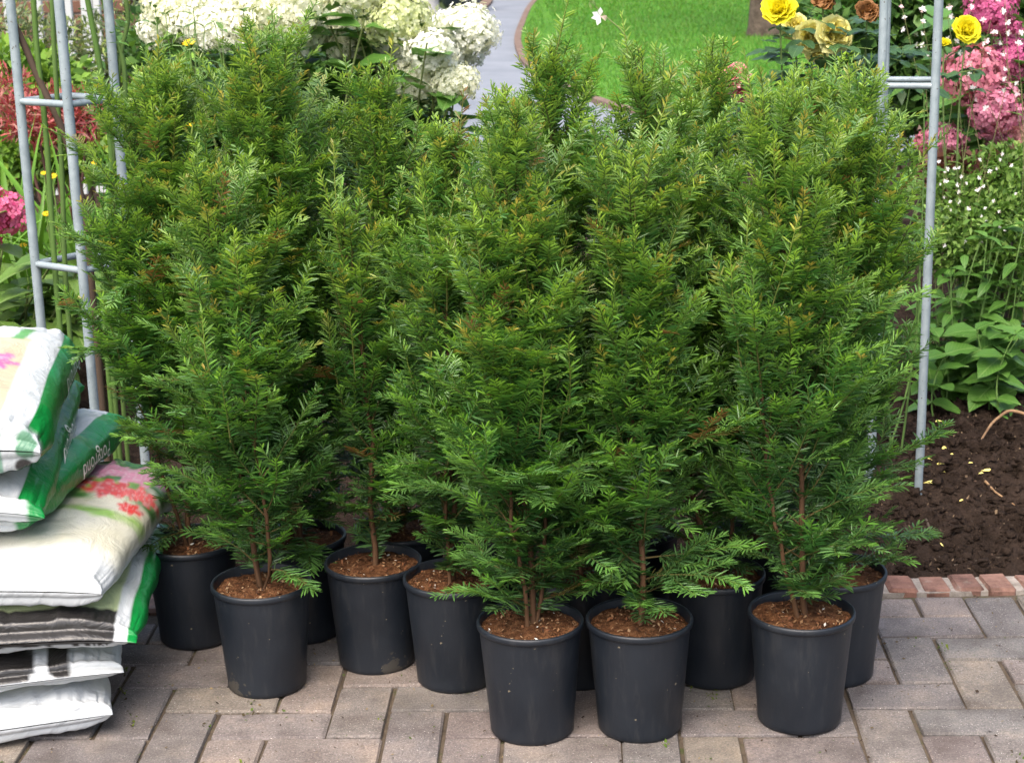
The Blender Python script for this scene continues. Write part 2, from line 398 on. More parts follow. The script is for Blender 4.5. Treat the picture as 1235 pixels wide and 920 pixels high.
# short grass standing on the lawn
rs = np.random.RandomState(3)
n = 85000
gx = rs.uniform(.0, 1, n); gy = 10.8 + rs.rand(n) * 27; gx *= 2 + gy * .2
ey = np.interp(gx, ep[:, 0][np.argsort(ep[:, 0])], ep[:, 1][np.argsort(ep[:, 0])])
inside = (gy > ey + .1) | ((gx > .62) & (gy > 13.4)); inside &= (gx > np.interp(gy, ep[::-1, 1], ep[::-1, 0]) + .08)
gx, gy = gx[inside], gy[inside]; n = len(gx)
a = rs.uniform(0, 6.28, n); h = rs.uniform(.02, .045, n); w = (.004 * np.clip(gy / 16, 1, 2))[:, None]
base = np.stack([gx, gy, np.full(n, .028)], 1); dv = np.stack([np.cos(a), np.sin(a), a * 0], 1)
tip = base + np.stack([rs.normal(0, .012, n), rs.normal(0, .012, n), h], 1)
V = np.stack([base - dv * w, base + dv * w, tip + dv * w * .3, tip - dv * w * .3], 1)
cc = np.stack([rs.uniform(.05, .11, n), rs.uniform(.15, .27, n), rs.uniform(.01, .03, n)], 1)
tag(ob('lawn_grass', quad_mesh('lawn_grass', V, np.arange(4 * n), M['leaf'], np.repeat(cc, 4, 0))), 'short bright green grass covering the lawn', 'grass', kind='stuff')

# ------------------------------------------------------------------ potted yews
def grow(rs, P0, D, L, K, bend, jit):
    """P0,D (S,3), L (S,), bend (S,3): curved polylines (S,K,3)"""
    S = len(P0); P = np.zeros((S, K, 3)); P[:, 0] = P0; d = nrm(D)
    for k in range(1, K):
        d = nrm(d + bend / (K - 1) + rs.normal(0, jit, (S, 3)))
        P[:, k] = P[:, k - 1] + d * (L / (K - 1))[:, None]
    return P
def sample(P, idx, t):
    K = P.shape[1]; f = np.clip(t, 0, .9999) * (K - 1); i = f.astype(int); f = (f - i)[:, None]
    A, B = P[idx, i], P[idx, i + 1]
    return A * (1 - f) + B * f, nrm(B - A)
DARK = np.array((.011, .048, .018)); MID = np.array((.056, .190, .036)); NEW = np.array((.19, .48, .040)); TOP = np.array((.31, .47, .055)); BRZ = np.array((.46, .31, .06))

def yew_geometry(seed, H, Rw, lean, dens=1.0, stems=2, fresh=1.0, nb=58, low=0.03, keepf=None):
    """returns accumulators trunk, twigs, needles for a yew of height H with foot at the origin"""
    rs = np.random.RandomState(seed)
    trunk, twig, ndl = Acc(), Acc(), Acc()
    lean = np.array([lean[0], lean[1], 0])
    stem_list = []
    for s in range(stems):
        K = 16
        hh = H * (1.0 if s == 0 else rs.uniform(.62, .92)); t = np.linspace(0, 1, K)[:, None]
        az = rs.uniform(0, 6.28) if s else 0
        off = np.array([math.cos(az), math.sin(az), 0]) * (rs.uniform(.05, .1) if s else 0)
        wob = np.cumsum(rs.normal(0, .0045, (K, 3)), 0); wob[:, 2] = 0
        P = t * np.array([0, 0, hh]) + lean * t ** 1.3 * (hh / H) + off * t ** .7 + (off * .15) + wob
        V, Q, tq = tubes(P, .0060 if s == 0 else .0042, .0015, 7)
        cb = np.array((.105, .055, .028)) * (1 - tq[:, None] * .35) * rs.uniform(.6, 1.1) * (.45 + 1.1 * vnoise(V[:, 0] * 300, V[:, 1] * 300, V[:, 2] * 60)[:, None])
        cb = np.where(tq[:, None] > .8, np.array((.07, .09, .02)), cb)
        trunk.add(V, Q, cb); stem_list.append((P, hh, s))
    prof_u = [0, .08, .2, .38, .6, .78, .9, 1.0]; prof_r = [.62, .82, .98, 1.0, .92, .78, .58, .34]
    shoots = []           # (poly, fresh weight, order)
    for P, hh, s in stem_list:
        n = int(nb * (1.0 if s == 0 else .5) * hh / .85)
        u = low + (1 - low) * ((np.arange(n) + rs.uniform(.1, .9, n)) / n) ** .88
        az = np.arange(n) * 2.4 + rs.normal(0, .4, n) + rs.uniform(0, 6)
        el = np.radians(np.interp(u, [0, .12, .4, .7, 1], [12, 32, 54, 65, 76]) + rs.normal(0, 11, n))
        base, tan = sample(P[None], np.zeros(n, int), u)
        D = np.stack([np.cos(az) * np.cos(el), np.sin(az) * np.cos(el), np.sin(el)], 1)
        L = Rw * np.interp(u, prof_u, prof_r) / np.maximum(np.cos(el), .55) * rs.uniform(.60, 1.28, n) * (1 if s == 0 else .72); L = np.minimum(L, .27)
        bend = np.zeros((n, 3)); bend[:, 2] = np.interp(u, [0, .3, .6, 1], [-.2, .0, .0, .0]) + rs.normal(0, .40, n)
        B = grow(rs, base, D, L, 8, bend, .05)
        if keepf is not None:
            ok = keepf(B[:, -1]) & keepf(B[:, 5]); B, L, u = B[ok], L[ok], u[ok]; n = len(L)
        V, Q, tq = tubes(B, .0019, .0008, 4)
        twig.add(V, Q, np.array((.085, .055, .022)) * (1 - tq[:, None]) + np.array((.06, .11, .02)) * tq[:, None])
        shoots.append((B, L, np.clip(rs.normal(.85, .25, n), .1, 1.1) * fresh, 0))
        # side shoots, alternate, in the plane of the branch
        ns = np.maximum((L / .032).astype(int), 3)
        bi = np.repeat(np.arange(n), ns); kk = np.concatenate([np.arange(q) for q in ns])
        ts = .14 + .8 * (kk + rs.uniform(0, .8, len(kk))) / ns[bi]
        keep = rs.rand(len(bi)) < .92; bi, ts, kk = bi[keep], ts[keep], kk[keep]
        p, T = sample(B, bi, ts)
        A, Bn = frames(T)
        sgn = np.where((kk + bi) % 2 == 0, 1., -1.); roll = rs.normal(0, .65, len(bi))
        S = A * (np.cos(roll) * sgn)[:, None] + Bn * (np.sin(roll) + .12)[:, None]
        ang = np.radians(rs.normal(43, 9, len(bi)))
        D2 = T * np.cos(ang)[:, None] + S * np.sin(ang)[:, None]
        L2 = np.minimum(L[bi] * (1 - ts * .80) * .50 * rs.uniform(.45, 1.35, len(bi)) + .022, .12)
        bend2 = T[:, :] * .5; bend2[:, 2] += rs.normal(.06, .22, len(bi))
        C = grow(rs, p, D2, L2, 5, bend2, .05)
        V, Q, tq = tubes(C, .0010, .0006, 3)
        twig.add(V, Q, np.array((.055, .085, .02)) * (1 - tq[:, None]) + np.array((.09, .16, .025)) * tq[:, None])
        shoots.append((C, L2, np.clip(rs.normal(.6, .3, len(bi)), .05, 1) * fresh, 1))
        # third order on the longer ones
        m3 = np.where(L2 > .075)[0]; m3 = np.repeat(m3, 2); q3 = np.tile([0, 1], len(m3) // 2)
        t3 = .25 + .25 * q3 + rs.uniform(0, .16, len(m3))
        p, T = sample(C, m3, t3); A, Bn = frames(T)
        sgn = np.where(q3 % 2 == 0, 1., -1.); S = A * sgn[:, None] + Bn * rs.normal(0.1, .35, (len(m3), 1))
        D3 = nrm(T * .75 + S * .66); L3 = L2[m3] * rs.uniform(.3, .62, len(m3))
        E_ = grow(rs, p, D3, L3, 4, T * .4, .05)
        V, Q, tq = tubes(E_, .0008, .0005, 3)
        twig.add(V, Q, np.array((.08, .14, .022)))
        shoots.append((E_, L3, np.clip(rs.normal(.7, .3, len(m3)), .05, 1) * fresh, 2))
        # short tufts straight on the stem
        nt_ = 46 if s == 0 else 26; ut = rs.uniform(.02, .7, nt_); q, _t = sample(P[None], np.zeros(nt_, int), ut); az = rs.uniform(0, 6.28, nt_); et = rs.uniform(.1, 1.0, nt_)
        Lt = rs.uniform(.03, .065, nt_); TF = grow(rs, q, np.stack([np.cos(az) * np.cos(et), np.sin(az) * np.cos(et), np.sin(et)], 1), Lt, 5, np.zeros((nt_, 3)), .06)
        V, Q, tq = tubes(TF, .0009, .0006, 3); twig.add(V, Q, np.array((.06, .09, .02))); shoots.append((TF, Lt, rs.uniform(.1, .6, nt_) * fresh, 1))
        # thin upright leaders standing out of the top
        nl = 9 if s == 0 else 5; ul = rs.uniform(.45, 1.0, nl); q, _t = sample(P[None], np.zeros(nl, int), ul); az = rs.uniform(0, 6.28, nl)
        q = q + np.stack([np.cos(az), np.sin(az), az * 0], 1) * (Rw * (1.05 - ul) * .75)[:, None]
        Ll = rs.uniform(.10, .20, nl); D5 = np.stack([np.cos(az) * .22, np.sin(az) * .22, np.ones(nl)], 1); UP = grow(rs, q, D5, Ll, 8, np.zeros((nl, 3)), .04)
        V, Q, tq = tubes(UP, .0016, .0007, 4); twig.add(V, Q, np.array((.10, .10, .03)) * (1 - tq[:, None]) + np.array((.14, .2, .03)) * tq[:, None])
        shoots.append((UP, Ll, rs.uniform(.8, 1.1, nl) * fresh, 3))
        # the leader carries needles too
        top = P[-5:][None]
        shoots.append((top, np.array([hh * 4 / 15.]), np.array([1.0]) * fresh, 0))
    for Pk, L, fr, order in shoots:
        per = (370 if order < 3 else 300) * dens
        nn = np.maximum((L * per).astype(int), 5)
        si = np.repeat(np.arange(len(L)), nn); kk = np.concatenate([np.arange(q) for q in nn])
        t0 = .14 if order == 0 else .03
        t = t0 + (1 - t0) * (kk + rs.uniform(0, 1, len(kk))) / nn[si]
        p, T = sample(Pk, si, t); A, Bn = frames(T)
        vert = np.abs(T[:, 2])
        sd = .16 + .95 * np.clip((vert - .62) / .36, 0, 1)
        phi = np.where(kk % 2 == 0, 0, math.pi) + rs.normal(0, 1, len(kk)) * sd
        S = A * np.cos(phi)[:, None] + Bn * np.sin(phi)[:, None]
        ang = np.radians(np.interp(t, [0, .6, .9, 1], [66, 58, 44, 20]) + rs.normal(0, 7, len(kk)))
        nd = nrm(T * np.cos(ang)[:, None] + S * np.sin(ang)[:, None] + np.array([0, 0, .10]))
        ln = np.interp(t, [0, .15, .75, 1], [.021, .0305, .0285, .0150]) * rs.uniform(.82, 1.12, len(kk)) * np.clip(L[si] / .06, .60, 1.08) * np.interp(p[:, 2], [0, .25, .8], [1.10, .98, .74])
        N = nrm(np.cross(S, T) * np.where(np.cross(S, T)[:, 2:3] < 0, -1, 1) + rs.normal(0, .22, p.shape))
        W = nrm(np.cross(nd, N)) * (rs.uniform(.00125, .00170, len(kk)) * np.interp(p[:, 2], [0, .3, .8], [1.12, 1.0, .88]))[:, None]
        tipd = np.array([0, 0, -1.]) * (ln * rs.uniform(.0, .18, len(kk)))[:, None]
        keel = N * .0005; q1 = p + nd * (ln * .22)[:, None]; q2 = p + nd * (ln * .74)[:, None] + tipd * .5; tp = p + nd * ln[:, None] + tipd
        V = np.stack([p, q1 - W + keel, q2 - W * .9 + keel, tp, q2 + W * .9 + keel, q1 + W + keel], 1)
        Qn = (np.arange(len(kk)) * 6)[:, None, None] + np.array([[0, 1, 2, 3], [0, 3, 4, 5]])[None]
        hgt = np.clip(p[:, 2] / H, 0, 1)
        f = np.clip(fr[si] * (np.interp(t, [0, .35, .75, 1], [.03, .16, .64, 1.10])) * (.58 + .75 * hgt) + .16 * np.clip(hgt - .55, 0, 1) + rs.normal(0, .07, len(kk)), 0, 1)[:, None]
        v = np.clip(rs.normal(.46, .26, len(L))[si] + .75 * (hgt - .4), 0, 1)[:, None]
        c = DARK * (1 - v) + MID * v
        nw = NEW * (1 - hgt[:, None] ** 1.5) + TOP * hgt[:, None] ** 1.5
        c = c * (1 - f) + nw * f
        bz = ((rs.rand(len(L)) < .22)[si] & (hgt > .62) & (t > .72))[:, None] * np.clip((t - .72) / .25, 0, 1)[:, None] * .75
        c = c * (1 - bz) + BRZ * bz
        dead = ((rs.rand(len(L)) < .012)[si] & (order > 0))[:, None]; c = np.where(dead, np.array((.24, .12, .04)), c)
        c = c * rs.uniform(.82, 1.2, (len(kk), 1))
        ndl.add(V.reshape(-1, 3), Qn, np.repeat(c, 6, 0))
    return trunk, twig, ndl

POT_H, RIM_R, BASE_R = .207, .0935, .0735
pot_prof = [(.0, .004), (BASE_R - .008, .004), (BASE_R - .003, 0), (BASE_R, .004), (BASE_R + .0005, .012)]
for k in range(1, 9): pot_prof.append((BASE_R + (RIM_R - .0045 - BASE_R) * k / 8, .012 + (POT_H - .024) * k / 8))
rim_prof = [(RIM_R - .0045, POT_H - .013), (RIM_R - .0008, POT_H - .011), (RIM_R, POT_H - .008), (RIM_R, POT_H - .003), (RIM_R - .0015, POT_H), (RIM_R - .0045, POT_H), (RIM_R - .006, POT_H - .003), (RIM_R - .008, POT_H - .03)]
Vp, Qp = lathe(pot_prof, 56); pot_me = quad_mesh('pot', Vp, Qp, M['pot'], None, True)
Vp, Qp = lathe(rim_prof, 56); rim_me = quad_mesh('rim', Vp, Qp, M['pot'], None, True)
def soil_disc(seed):
    rs = np.random.RandomState(seed); n, rings = 48, 14; V = []; Q = []
    for j in range(rings + 1):
        r = (RIM_R - .0068) * (j + .02) / (rings + .02)
        for i in range(n):
            a = 2 * math.pi * i / n; V.append((r * math.cos(a), r * math.sin(a), 0))
    V = np.array(V); rr = np.linalg.norm(V[:, :2], axis=1)
    V[:, 2] = POT_H - .017 + .008 * (1 - (rr / RIM_R) ** 2) + .012 * (fbm(V[:, 0] * 60 + seed, V[:, 1] * 60, 0, 3) - .5)
    for j in range(rings):
        for i in range(n): Q.append((j * n + i, j * n + (i + 1) % n, (j + 1) * n + (i + 1) % n, (j + 1) * n + i))
    return V, Q
def chips(rs, C, size, cols, flat=.5):
    """little flakes lying about points C"""
    n = len(C); a = rs.uniform(0, 6.28, n); s = rs.uniform(.5, 1.3, n) * size; asp = rs.uniform(.15, .8, n)
    d = np.stack([np.cos(a), np.sin(a), rs.normal(0, flat, n)], 1) * s[:, None]; e = np.stack([-np.sin(a), np.cos(a), rs.normal(0, flat, n)], 1) * (s * asp)[:, None]
    V = np.stack([C - d, C - e, C + d, C + e], 1)
    return V.reshape(-1, 3), np.arange(4 * n), np.repeat(cols, 4, 0)
YEWS = [  # x, y, stem height above soil, crown radius, top offset, seed, stems, needle density
 (0.022, 2.814, 0.835, 0.168, (-0.029, .02), 1, 3, 1.00),
 (0.212, 2.814, 0.809, 0.158, (0.010, .02), 2, 2, 1.00),
 (0.497, 2.830, 0.871, 0.170, (-0.073, .02), 3, 2, 1.00),
 (-0.474, 3.025, 0.701, 0.150, (-0.039, .02), 4, 2, 1.00),
 (-0.273, 3.118, 0.651, 0.125, (-0.028, .02), 5, 1, 1.00),
 (-0.118, 3.030, 0.849, 0.145, (0.029, .02), 6, 2, 1.00),
 (-0.645, 3.255, 0.889, 0.175, (-0.027, .02), 7, 2, 0.95),
 (0.368, 3.020, 0.927, 0.145, (-0.111, .02), 8, 2, 0.82),
 (0.592, 3.016, 0.853, 0.160, (0.036, .02), 9, 2, 0.95),
 (0.118, 3.030, 0.966, 0.145, (-0.056, .02), 10, 2, 0.82),
 (0.466, 3.200, 0.887, 0.150, (0.100, .02), 11, 2, 0.75),
 (-0.430, 3.268, 0.954, 0.180, (-0.041, .02), 12, 3, 0.95),
 (-0.232, 3.302, 0.881, 0.150, (-0.015, .02), 13, 2, 0.75),
 (-0.045, 3.285, 0.841, 0.145, (0.015, .02), 14, 2, 0.75),
 (0.235, 3.275, 0.915, 0.150, (0.121, .02), 15, 2, 0.75),
]
YLAB = [
 'potted yew in the left one of two touching front pots',
 'potted yew in the right one of two touching front pots',
 'potted yew with reddish stem, front pot standing alone towards the red brick edging',
 'short potted yew, first free standing pot out from the stack of bags',
 'slim potted yew with one bare tan stem, second pot out from the bags',
 'potted yew, its pot half hidden behind the left of two touching front pots',
 'potted yew right behind the bags, its dark pot touching the bag stack',
 'potted yew in the shaded pot behind the gap beside the touching front pair',
 'potted yew whose pot peeks out behind the lone front pot towards the edging',
 'tall yew, its pot hidden behind the gap between the two touching front pots',
 'rear potted yew, dark pot barely showing behind the lone front pot',
 'tall broad rear yew, dark pot between the short yew and the bare stemmed yew',
 'rear yew just before the white hydrangea heads, its pot behind the bare stemmed yew',
 'rear yew standing before the grey path, its pot out of sight',
 'rear yew standing before the bright lawn, its pot out of sight',
]
tri = 0
for i, (x, y, h, rw, ln, seed, stems, dens) in enumerate(YEWS):
    t = empty('potted_yew', (x, y, 0)); tag(t, YLAB[i], 'potted yew', 'yew shrubs in black plastic pots')
    p = ob('pot', pot_me, t); p.rotation_euler.z = seed * 1.3; ob('rim', rim_me, p)
    Vs, Qs = soil_disc(seed); sme = quad_mesh('soil', Vs, Qs, M['peat'], None, True); so = ob('soil', sme, t)
    rs = np.random.RandomState(100 + seed); n = 260
    r = np.sqrt(rs.rand(n)) * .080; a = rs.uniform(0, 6.28, n)
    C = np.stack([r * np.cos(a), r * np.sin(a), POT_H - .0135 + .008 * (1 - (r / RIM_R) ** 2)], 1)
    cols = np.array([(.20, .11, .055), (.12, .05, .025), (.28, .18, .10), (.17, .075, .035), (.05, .025, .015)])[rs.randint(0, 5, n)]
    wh = rs.rand(n) < .03; cols[wh] = (.6, .58, .52)
    V, Q, c = chips(rs, C, .0034, cols)
    ck = ob('soil_crumbs', quad_mesh('soil_crumbs', V, Q, M['crumb'], c), so); ck['kind'] = 'stuff'
    low = {0: .045, 1: .045, 2: .06, 3: .06, 4: .10, 6: .05}.get(i, .05 if i < 7 else .01)
    keep = (lambda P: ~((P[:, 0] + x < -.755) & (P[:, 2] + .18 < .52))) if i in (3, 6, 11) else None      # the bags hold the low branches back
    if i in (2, 4): keep = lambda P: ~((P[:, 1] < -.055) & (np.abs(P[:, 0] - ln[0] * P[:, 2] / h) < .065) & (P[:, 2] > .10) & (P[:, 2] < .52))     # thin on one side: the stem shows
    tr, tw, nd = yew_geometry(seed * 7 + 3, h - (0 if i in (3, 4) else .055), rw * (1.07 if i in (0, 6, 8, 11) else .80 if i in (4, 5) else 1.0), ln, dens, stems, 1.0, 60 if i == 4 else (82 if i < 6 else 94), low, keep)
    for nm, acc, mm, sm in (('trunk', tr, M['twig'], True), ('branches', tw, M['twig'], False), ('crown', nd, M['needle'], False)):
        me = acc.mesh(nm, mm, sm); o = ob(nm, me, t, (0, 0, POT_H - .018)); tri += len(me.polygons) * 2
print('yew triangles', tri)

# ------------------------------------------------------------------ bags of potting soil
def sgnpow(v, p): return np.sign(v) * np.abs(v) ** p
class Bag:
    def __init__(s, W, L, T, n=3.2, k=9.0, seed=0, wr=1.0, flap=.006, bend=(0, 0, 0, 0)):
        s.W, s.L, s.T, s.n, s.k, s.seed, s.wr, s.flap, s.bend = W, L, T, n, k, seed, wr, flap, bend
    def sec(s, yn):
        e = np.clip(1 - np.abs(yn) ** s.k, 0, 1) ** .42
        b = s.T / 2 * np.maximum(e, .02); a = s.W / 2 * (1 - .035 * np.abs(yn) ** 14 - .012 * np.cos(yn * 3))
        return a, b
    def place(s, x, y, z):
        b0, b1, b2, b3 = s.bend
        return np.stack([x, y, z + b0 * x + b1 * y + b2 * y * y + b3 * np.clip(x / (s.W / 2), 0, 1) ** 3], -1)
    def build(s, name, colf, nx=56, ns=230):
        e_ = np.linspace(.97, 0, 24); en = (1 - e_ ** (1 / .42)) ** (1 / s.k); yn = np.concatenate([-en[::-1], np.linspace(-en[0], en[0], nx)[1:-1], en]); nx = len(yn); th = np.linspace(0, 2 * math.pi, ns, endpoint=False)
        th = th - .5 * np.sin(th)
        YN, TH = np.meshgrid(yn, th, indexing='ij')
        a, b = s.sec(YN)
        xn = sgnpow(np.cos(TH), 2 / s.n); zn = sgnpow(np.sin(TH), 2 / s.n)
        y = YN * s.L / 2 + s.flap * np.sign(YN) * np.clip((np.abs(YN) - .9985) / .0015, 0, 1)
        sd = s.seed * 11.3
        wend = np.clip((np.abs(YN) - .62) / .38, 0, 1)
        crease = np.abs(fbm(xn * 7 + sd, YN * 2.2, zn * 1.5, 3) - .5) * 2
        big = fbm(xn * 2.2 + sd, YN * 3, zn * .6 + 9, 3) - .5
        sidew = np.abs(fbm(YN * 11 + sd, zn * 1.2, xn * .5, 2) - .5) * 2 * np.clip((np.abs(xn) - .8) / .2, 0, 1)
        d = s.wr * (.022 * big - .026 * wend * (1 - crease) * np.clip((1 - np.abs(YN)) / .06, 0, 1) - .004 * (1 - sidew) * np.clip((np.abs(xn) - .8) / .2, 0, 1))
        z = zn * (b + d * np.clip(b / (s.T / 2), .0, 1)); x = xn * (a + d * .5)
        z = np.where(z < 0, z * .92, z)
        V = s.place(x, y, z)
        idx = np.arange(nx * ns).reshape(nx, ns)
        A, B = idx[:-1], idx[1:]
        Q = np.stack([A, B, np.roll(B, -1, 1), np.roll(A, -1, 1)], -1)
        col = colf(x, y, z, xn, YN, zn, z / (s.T / 2))
        return quad_mesh(name, V.reshape(-1, 3), Q.reshape(-1, 4), M['film'], col.reshape(-1, 3), True)
    def side_point(s, y, zrel):
        yn = y / (s.L / 2); a, b = s.sec(yn); zn = np.clip(zrel, -.95, .95)
        xx = a * (1 - np.abs(zn) ** s.n) ** (1 / s.n)
        return s.place(xx + .003, y, np.where(zn < 0, zn * b * .92, zn * b))
WHT, GRN, BLK, CRM = np.array((.47, .50, .52)), np.array((.004, .185, .036)), np.array((.020, .019, .019)), np.array((.36, .30, .18))
PGR = np.array((.38, .44, .24)); RED, PNK, LGR, GRY = np.array((.50, .04, .035)), np.array((.52, .22, .33)), np.array((.20, .36, .06)), np.array((.46, .49, .50))
def paint(c, m, col):
    m = np.clip(m, 0, 1)[..., None]; return c * (1 - m) + np.asarray(col) * m
def soft(d, w): return np.clip(d / w + .5, 0, 1)
def base_col(x, col): return np.broadcast_to(col, x.shape + (3,)).copy()
def flowers(c, x, y, m, fx, fy, r, col, seed):
    a = np.arctan2(y - fy, x - fx); d = np.hypot((x - fx), (y - fy))
    rr = r * (1 + .22 * np.sin(a * 7 + seed) + .25 * (fbm(x * 60, y * 60, seed) - .5))
    c = paint(c, soft(rr - d, .006) * m, col)
    rings = (np.sin(d * 420 + 3 * np.sin(a * 5 + seed)) > .55)
    return paint(c, soft(rr - d, .006) * m * rings * .55, np.asarray(col) * .45 + .3)
def col_top(x, y, z, xn, yn, zn, zz):      # top bag: cream picture, white frame, green gusset, white end with leaf print
    c = base_col(x, CRM); t = zn > .0
    c = paint(c, .8 * fbm(x * 9, y * 9, 1) * t, (.46, .42, .30))
    c = flowers(c, x, y, t * 1., .075, -.02, .05, (.50, .10, .25), 2); c = flowers(c, x, y, t * 1., -.02, .05, .06, (.60, .25, .4), 4)
    c = paint(c, soft(y - .13, .01) * (1 - soft(xn - .5, .3) * 0), WHT)
    for q in range(5): c = paint(c, soft(.012 - np.abs(x - (-.1 + .07 * q) - .2 * (y - .12)), .006) * (y > .12) * (y < .2) * t, (.08, .25, .06))
    c = paint(c, soft(xn - .66, .02), WHT)
    c = paint(c, soft(np.abs(xn) - .90, .01), GRN)
    fr = soft(-yn - .93, .02)
    c = paint(c, fr, WHT)
    c = paint(c, fr * soft(.017 + .012 * (fbm(x * 40, z * 40) - .5) - np.hypot(x - .172, (z - .012) * .55), .004), (.09, .21, .13))
    c = paint(c, fr * soft(.016 - np.hypot(x - .166, z + .032), .005), BLK * 1.8)
    c = paint(c, fr * soft(.012 - np.abs(x - .118), .004) * (z < .035), (.14, .27, .2))
    return c
def col_green(x, y, z, xn, yn, zn, zz):    # white top, green gusset, white sealed end
    c = base_col(x, WHT * .92)
    c = paint(c, soft(np.abs(xn) - .80, .012), GRN)
    c = paint(c, soft(np.abs(xn) - .80, .012) * soft(-zn - .97, .02), WHT)
    c = paint(c, soft(-yn - .965, .01) * soft(.172 - x, .01), WHT)
    return c
def col_flower(x, y, z, xn, yn, zn, zz):   # white bag with red flowers printed on its top
    c = base_col(x, WHT)
    w = fbm(x * 7, y * 7, 3); t = np.clip((zn + .2) * 3, 0, 1)
    c = paint(c, t * soft(yn + .74, .12) * np.clip(w * 1.4 - .25, 0, .75), (.50, .47, .33))
    w2 = fbm(x * 16, y * 26, 8)
    c = paint(c, t * soft(y + .045 + .09 * (w2 - .5), .03) * np.clip(w2 * 3 - .95, 0, 1), LGR)
    c = paint(c, t * soft(y - .02 + .06 * (w2 - .5), .02) * np.clip(fbm(x * 30, y * 30, 5) * 3 - .8, 0, 1), (.04, .14, .03))
    for fx, fy, r, col, sd in ((.13, .10, .040, RED, 1), (.06, .12, .035, RED, 2), (.165, .19, .05, PNK, 3), (.08, .21, .05, PNK, 4), (.19, .03, .022, RED, 5), (0, .2, .06, PNK, 6), (-.05, .11, .05, RED, 7), (.19, .10, .03, (.6, .1, .1), 8)):
        c = flowers(c, x, y, t, fx - .02, fy - .02, r, col, sd)
    return c
def col_dark(x, y, z, xn, yn, zn, zz):     # dark front band, white T strip, green gusset, pale green top
    c = base_col(x, PGR); ft = yn < -.955
    c = paint(c, soft(-yn - .83, .012), BLK)
    c = paint(c, soft(x - .172, .004), GRN)
    c = paint(c, soft(.011 + .022 * np.clip((-zz + .1) / .6, 0, 1) ** 2 * ft - np.abs(x - .166), .004), WHT)
    saw = .05 * np.sign(np.sin(x * 900))
    c = paint(c, ft * soft(-zz - .38 + saw, .05) * soft(zz + .78, .05), WHT)
    c = paint(c, ft * soft(-zz - .38, .05) * soft(.03 - x, .004), WHT * .92)
    return c
def col_half(x, y, z, xn, yn, zn, zz):     # black print on the left, milky film on the right
    c = base_col(x, GRY); ft = yn < -.955
    c = paint(c, soft(.105 - x, .006) * soft(zz + .30, .06), BLK)
    c = paint(c, soft(.012 + .035 * np.clip((-zz + .35) / .5, 0, 1) ** 2 * ft - np.abs(x - .055), .004) * soft(zz + .4, .06), WHT)
    c = paint(c, ft * soft(.115 - x, .01) * soft(-zz + .05, .06) * soft(zz + .32, .05), WHT)
    return c
def col_white(x, y, z, xn, yn, zn, zz):
    c = base_col(x, WHT)
    c = paint(c, soft(yn + .8, .12) * np.clip(fbm(x * 8, y * 8, 2) * 1.6 - .35, 0, .8) * (zn > 0), (.62, .58, .42))
    return c
def text_on_bag(bag, parent, word, yc, size, zc):
    cu = bpy.data.curves.new('lettering', 'FONT'); cu.body = word; cu.size = 1.0; cu.resolution_u = 4
    o = bpy.data.objects.new('tmp', cu); COL.objects.link(o)
    dg = bpy.context.evaluated_depsgraph_get(); src = o.evaluated_get(dg).to_mesh()
    co = np.array([v.co[:] for v in src.vertices]); F = [list(p.vertices) for p in src.polygons]
    o.evaluated_get(dg).to_mesh_clear(); bpy.data.objects.remove(o)
    wlen = co[:, 0].max(); tx = (co[:, 0] - wlen / 2) * size * .95; ty = (co[:, 1] - .28) * size
    P = bag.side_point(yc - tx, zc - ty / (bag.T / 2))       # rotated half a turn: upside down
    return ob('lettering', py_mesh('lettering', P, F, M['white_print']), parent)
BAGS = [  # W, L, T, front right corner x, front y, centre z, rot, colour function, flap, bend, label
 (.40, .58, .094, -.715, 2.822, .0435, R(16), col_white, .006, (0, 0, 0, 0), 'plain white plastic soil bag lying on the paving under the whole stack'),
 (.40, .56, .074, -.694, 2.842, .1215, R(15), col_half, .014, (0, 0, 0, -.004), 'flattened bag with black print and milky clear corner, second up from the paving'),
 (.40, .56, .092, -.657, 2.822, .196, R(5), col_dark, .022, (0, 0, 0, -.012), 'bag with dark grey end, white strip and green side, under the bag with red flowers'),
 (.41, .58, .112, -.712, 2.815, .283, R(-4), col_flower, .006, (0, .02, 0, -.004), 'white bag printed with red and pink flowers in the middle of the stack'),
 (.41, .60, .098, -.848, 2.90, .381, R(-5), col_green, .006, (0, .0, 0, -.004), 'green sided bag with upside down white lettering, resting on the bag with red flowers'),
 (.41, .60, .094, -.818, 2.88, .447, R(6), col_green, .006, (0, .12, 0, -.02), 'green sided bag second from the top of the stack'),
 (.41, .58, .150, -.806, 2.87, .543, R(7), col_top, .008, (0, .06, 0, -.012), 'topmost bag of the stack with cream flower picture and green side'),
]
for i, (W, L, T, fx, fy, cz, rz, cf, flap, bend, lab) in enumerate(BAGS):
    bag = Bag(W, L, T, seed=i + 1, flap=flap, bend=bend, n=3.0 if i != 4 else 3.6, k=(34 if i in (0, 3, 6) else 26))
    c_, s_ = math.cos(rz), math.sin(rz)
    lx, ly = W / 2, -L / 2
    t = empty('soil_bag', (fx - (lx * c_ - ly * s_), fy - (lx * s_ + ly * c_), cz), rz)
    tag(t, lab, 'soil bag', 'bags of potting soil in the stack')
    ob('film', bag.build('film', cf), t)
    if i == 4: text_on_bag(bag, t, 'Potgrond', .06, .046, .0)
    if i == 5: text_on_bag(bag, t, 'Potgrond', .03, .044, .05)
    if i == 6: text_on_bag(bag, t, 'Potgrond', .14, .050, .05)

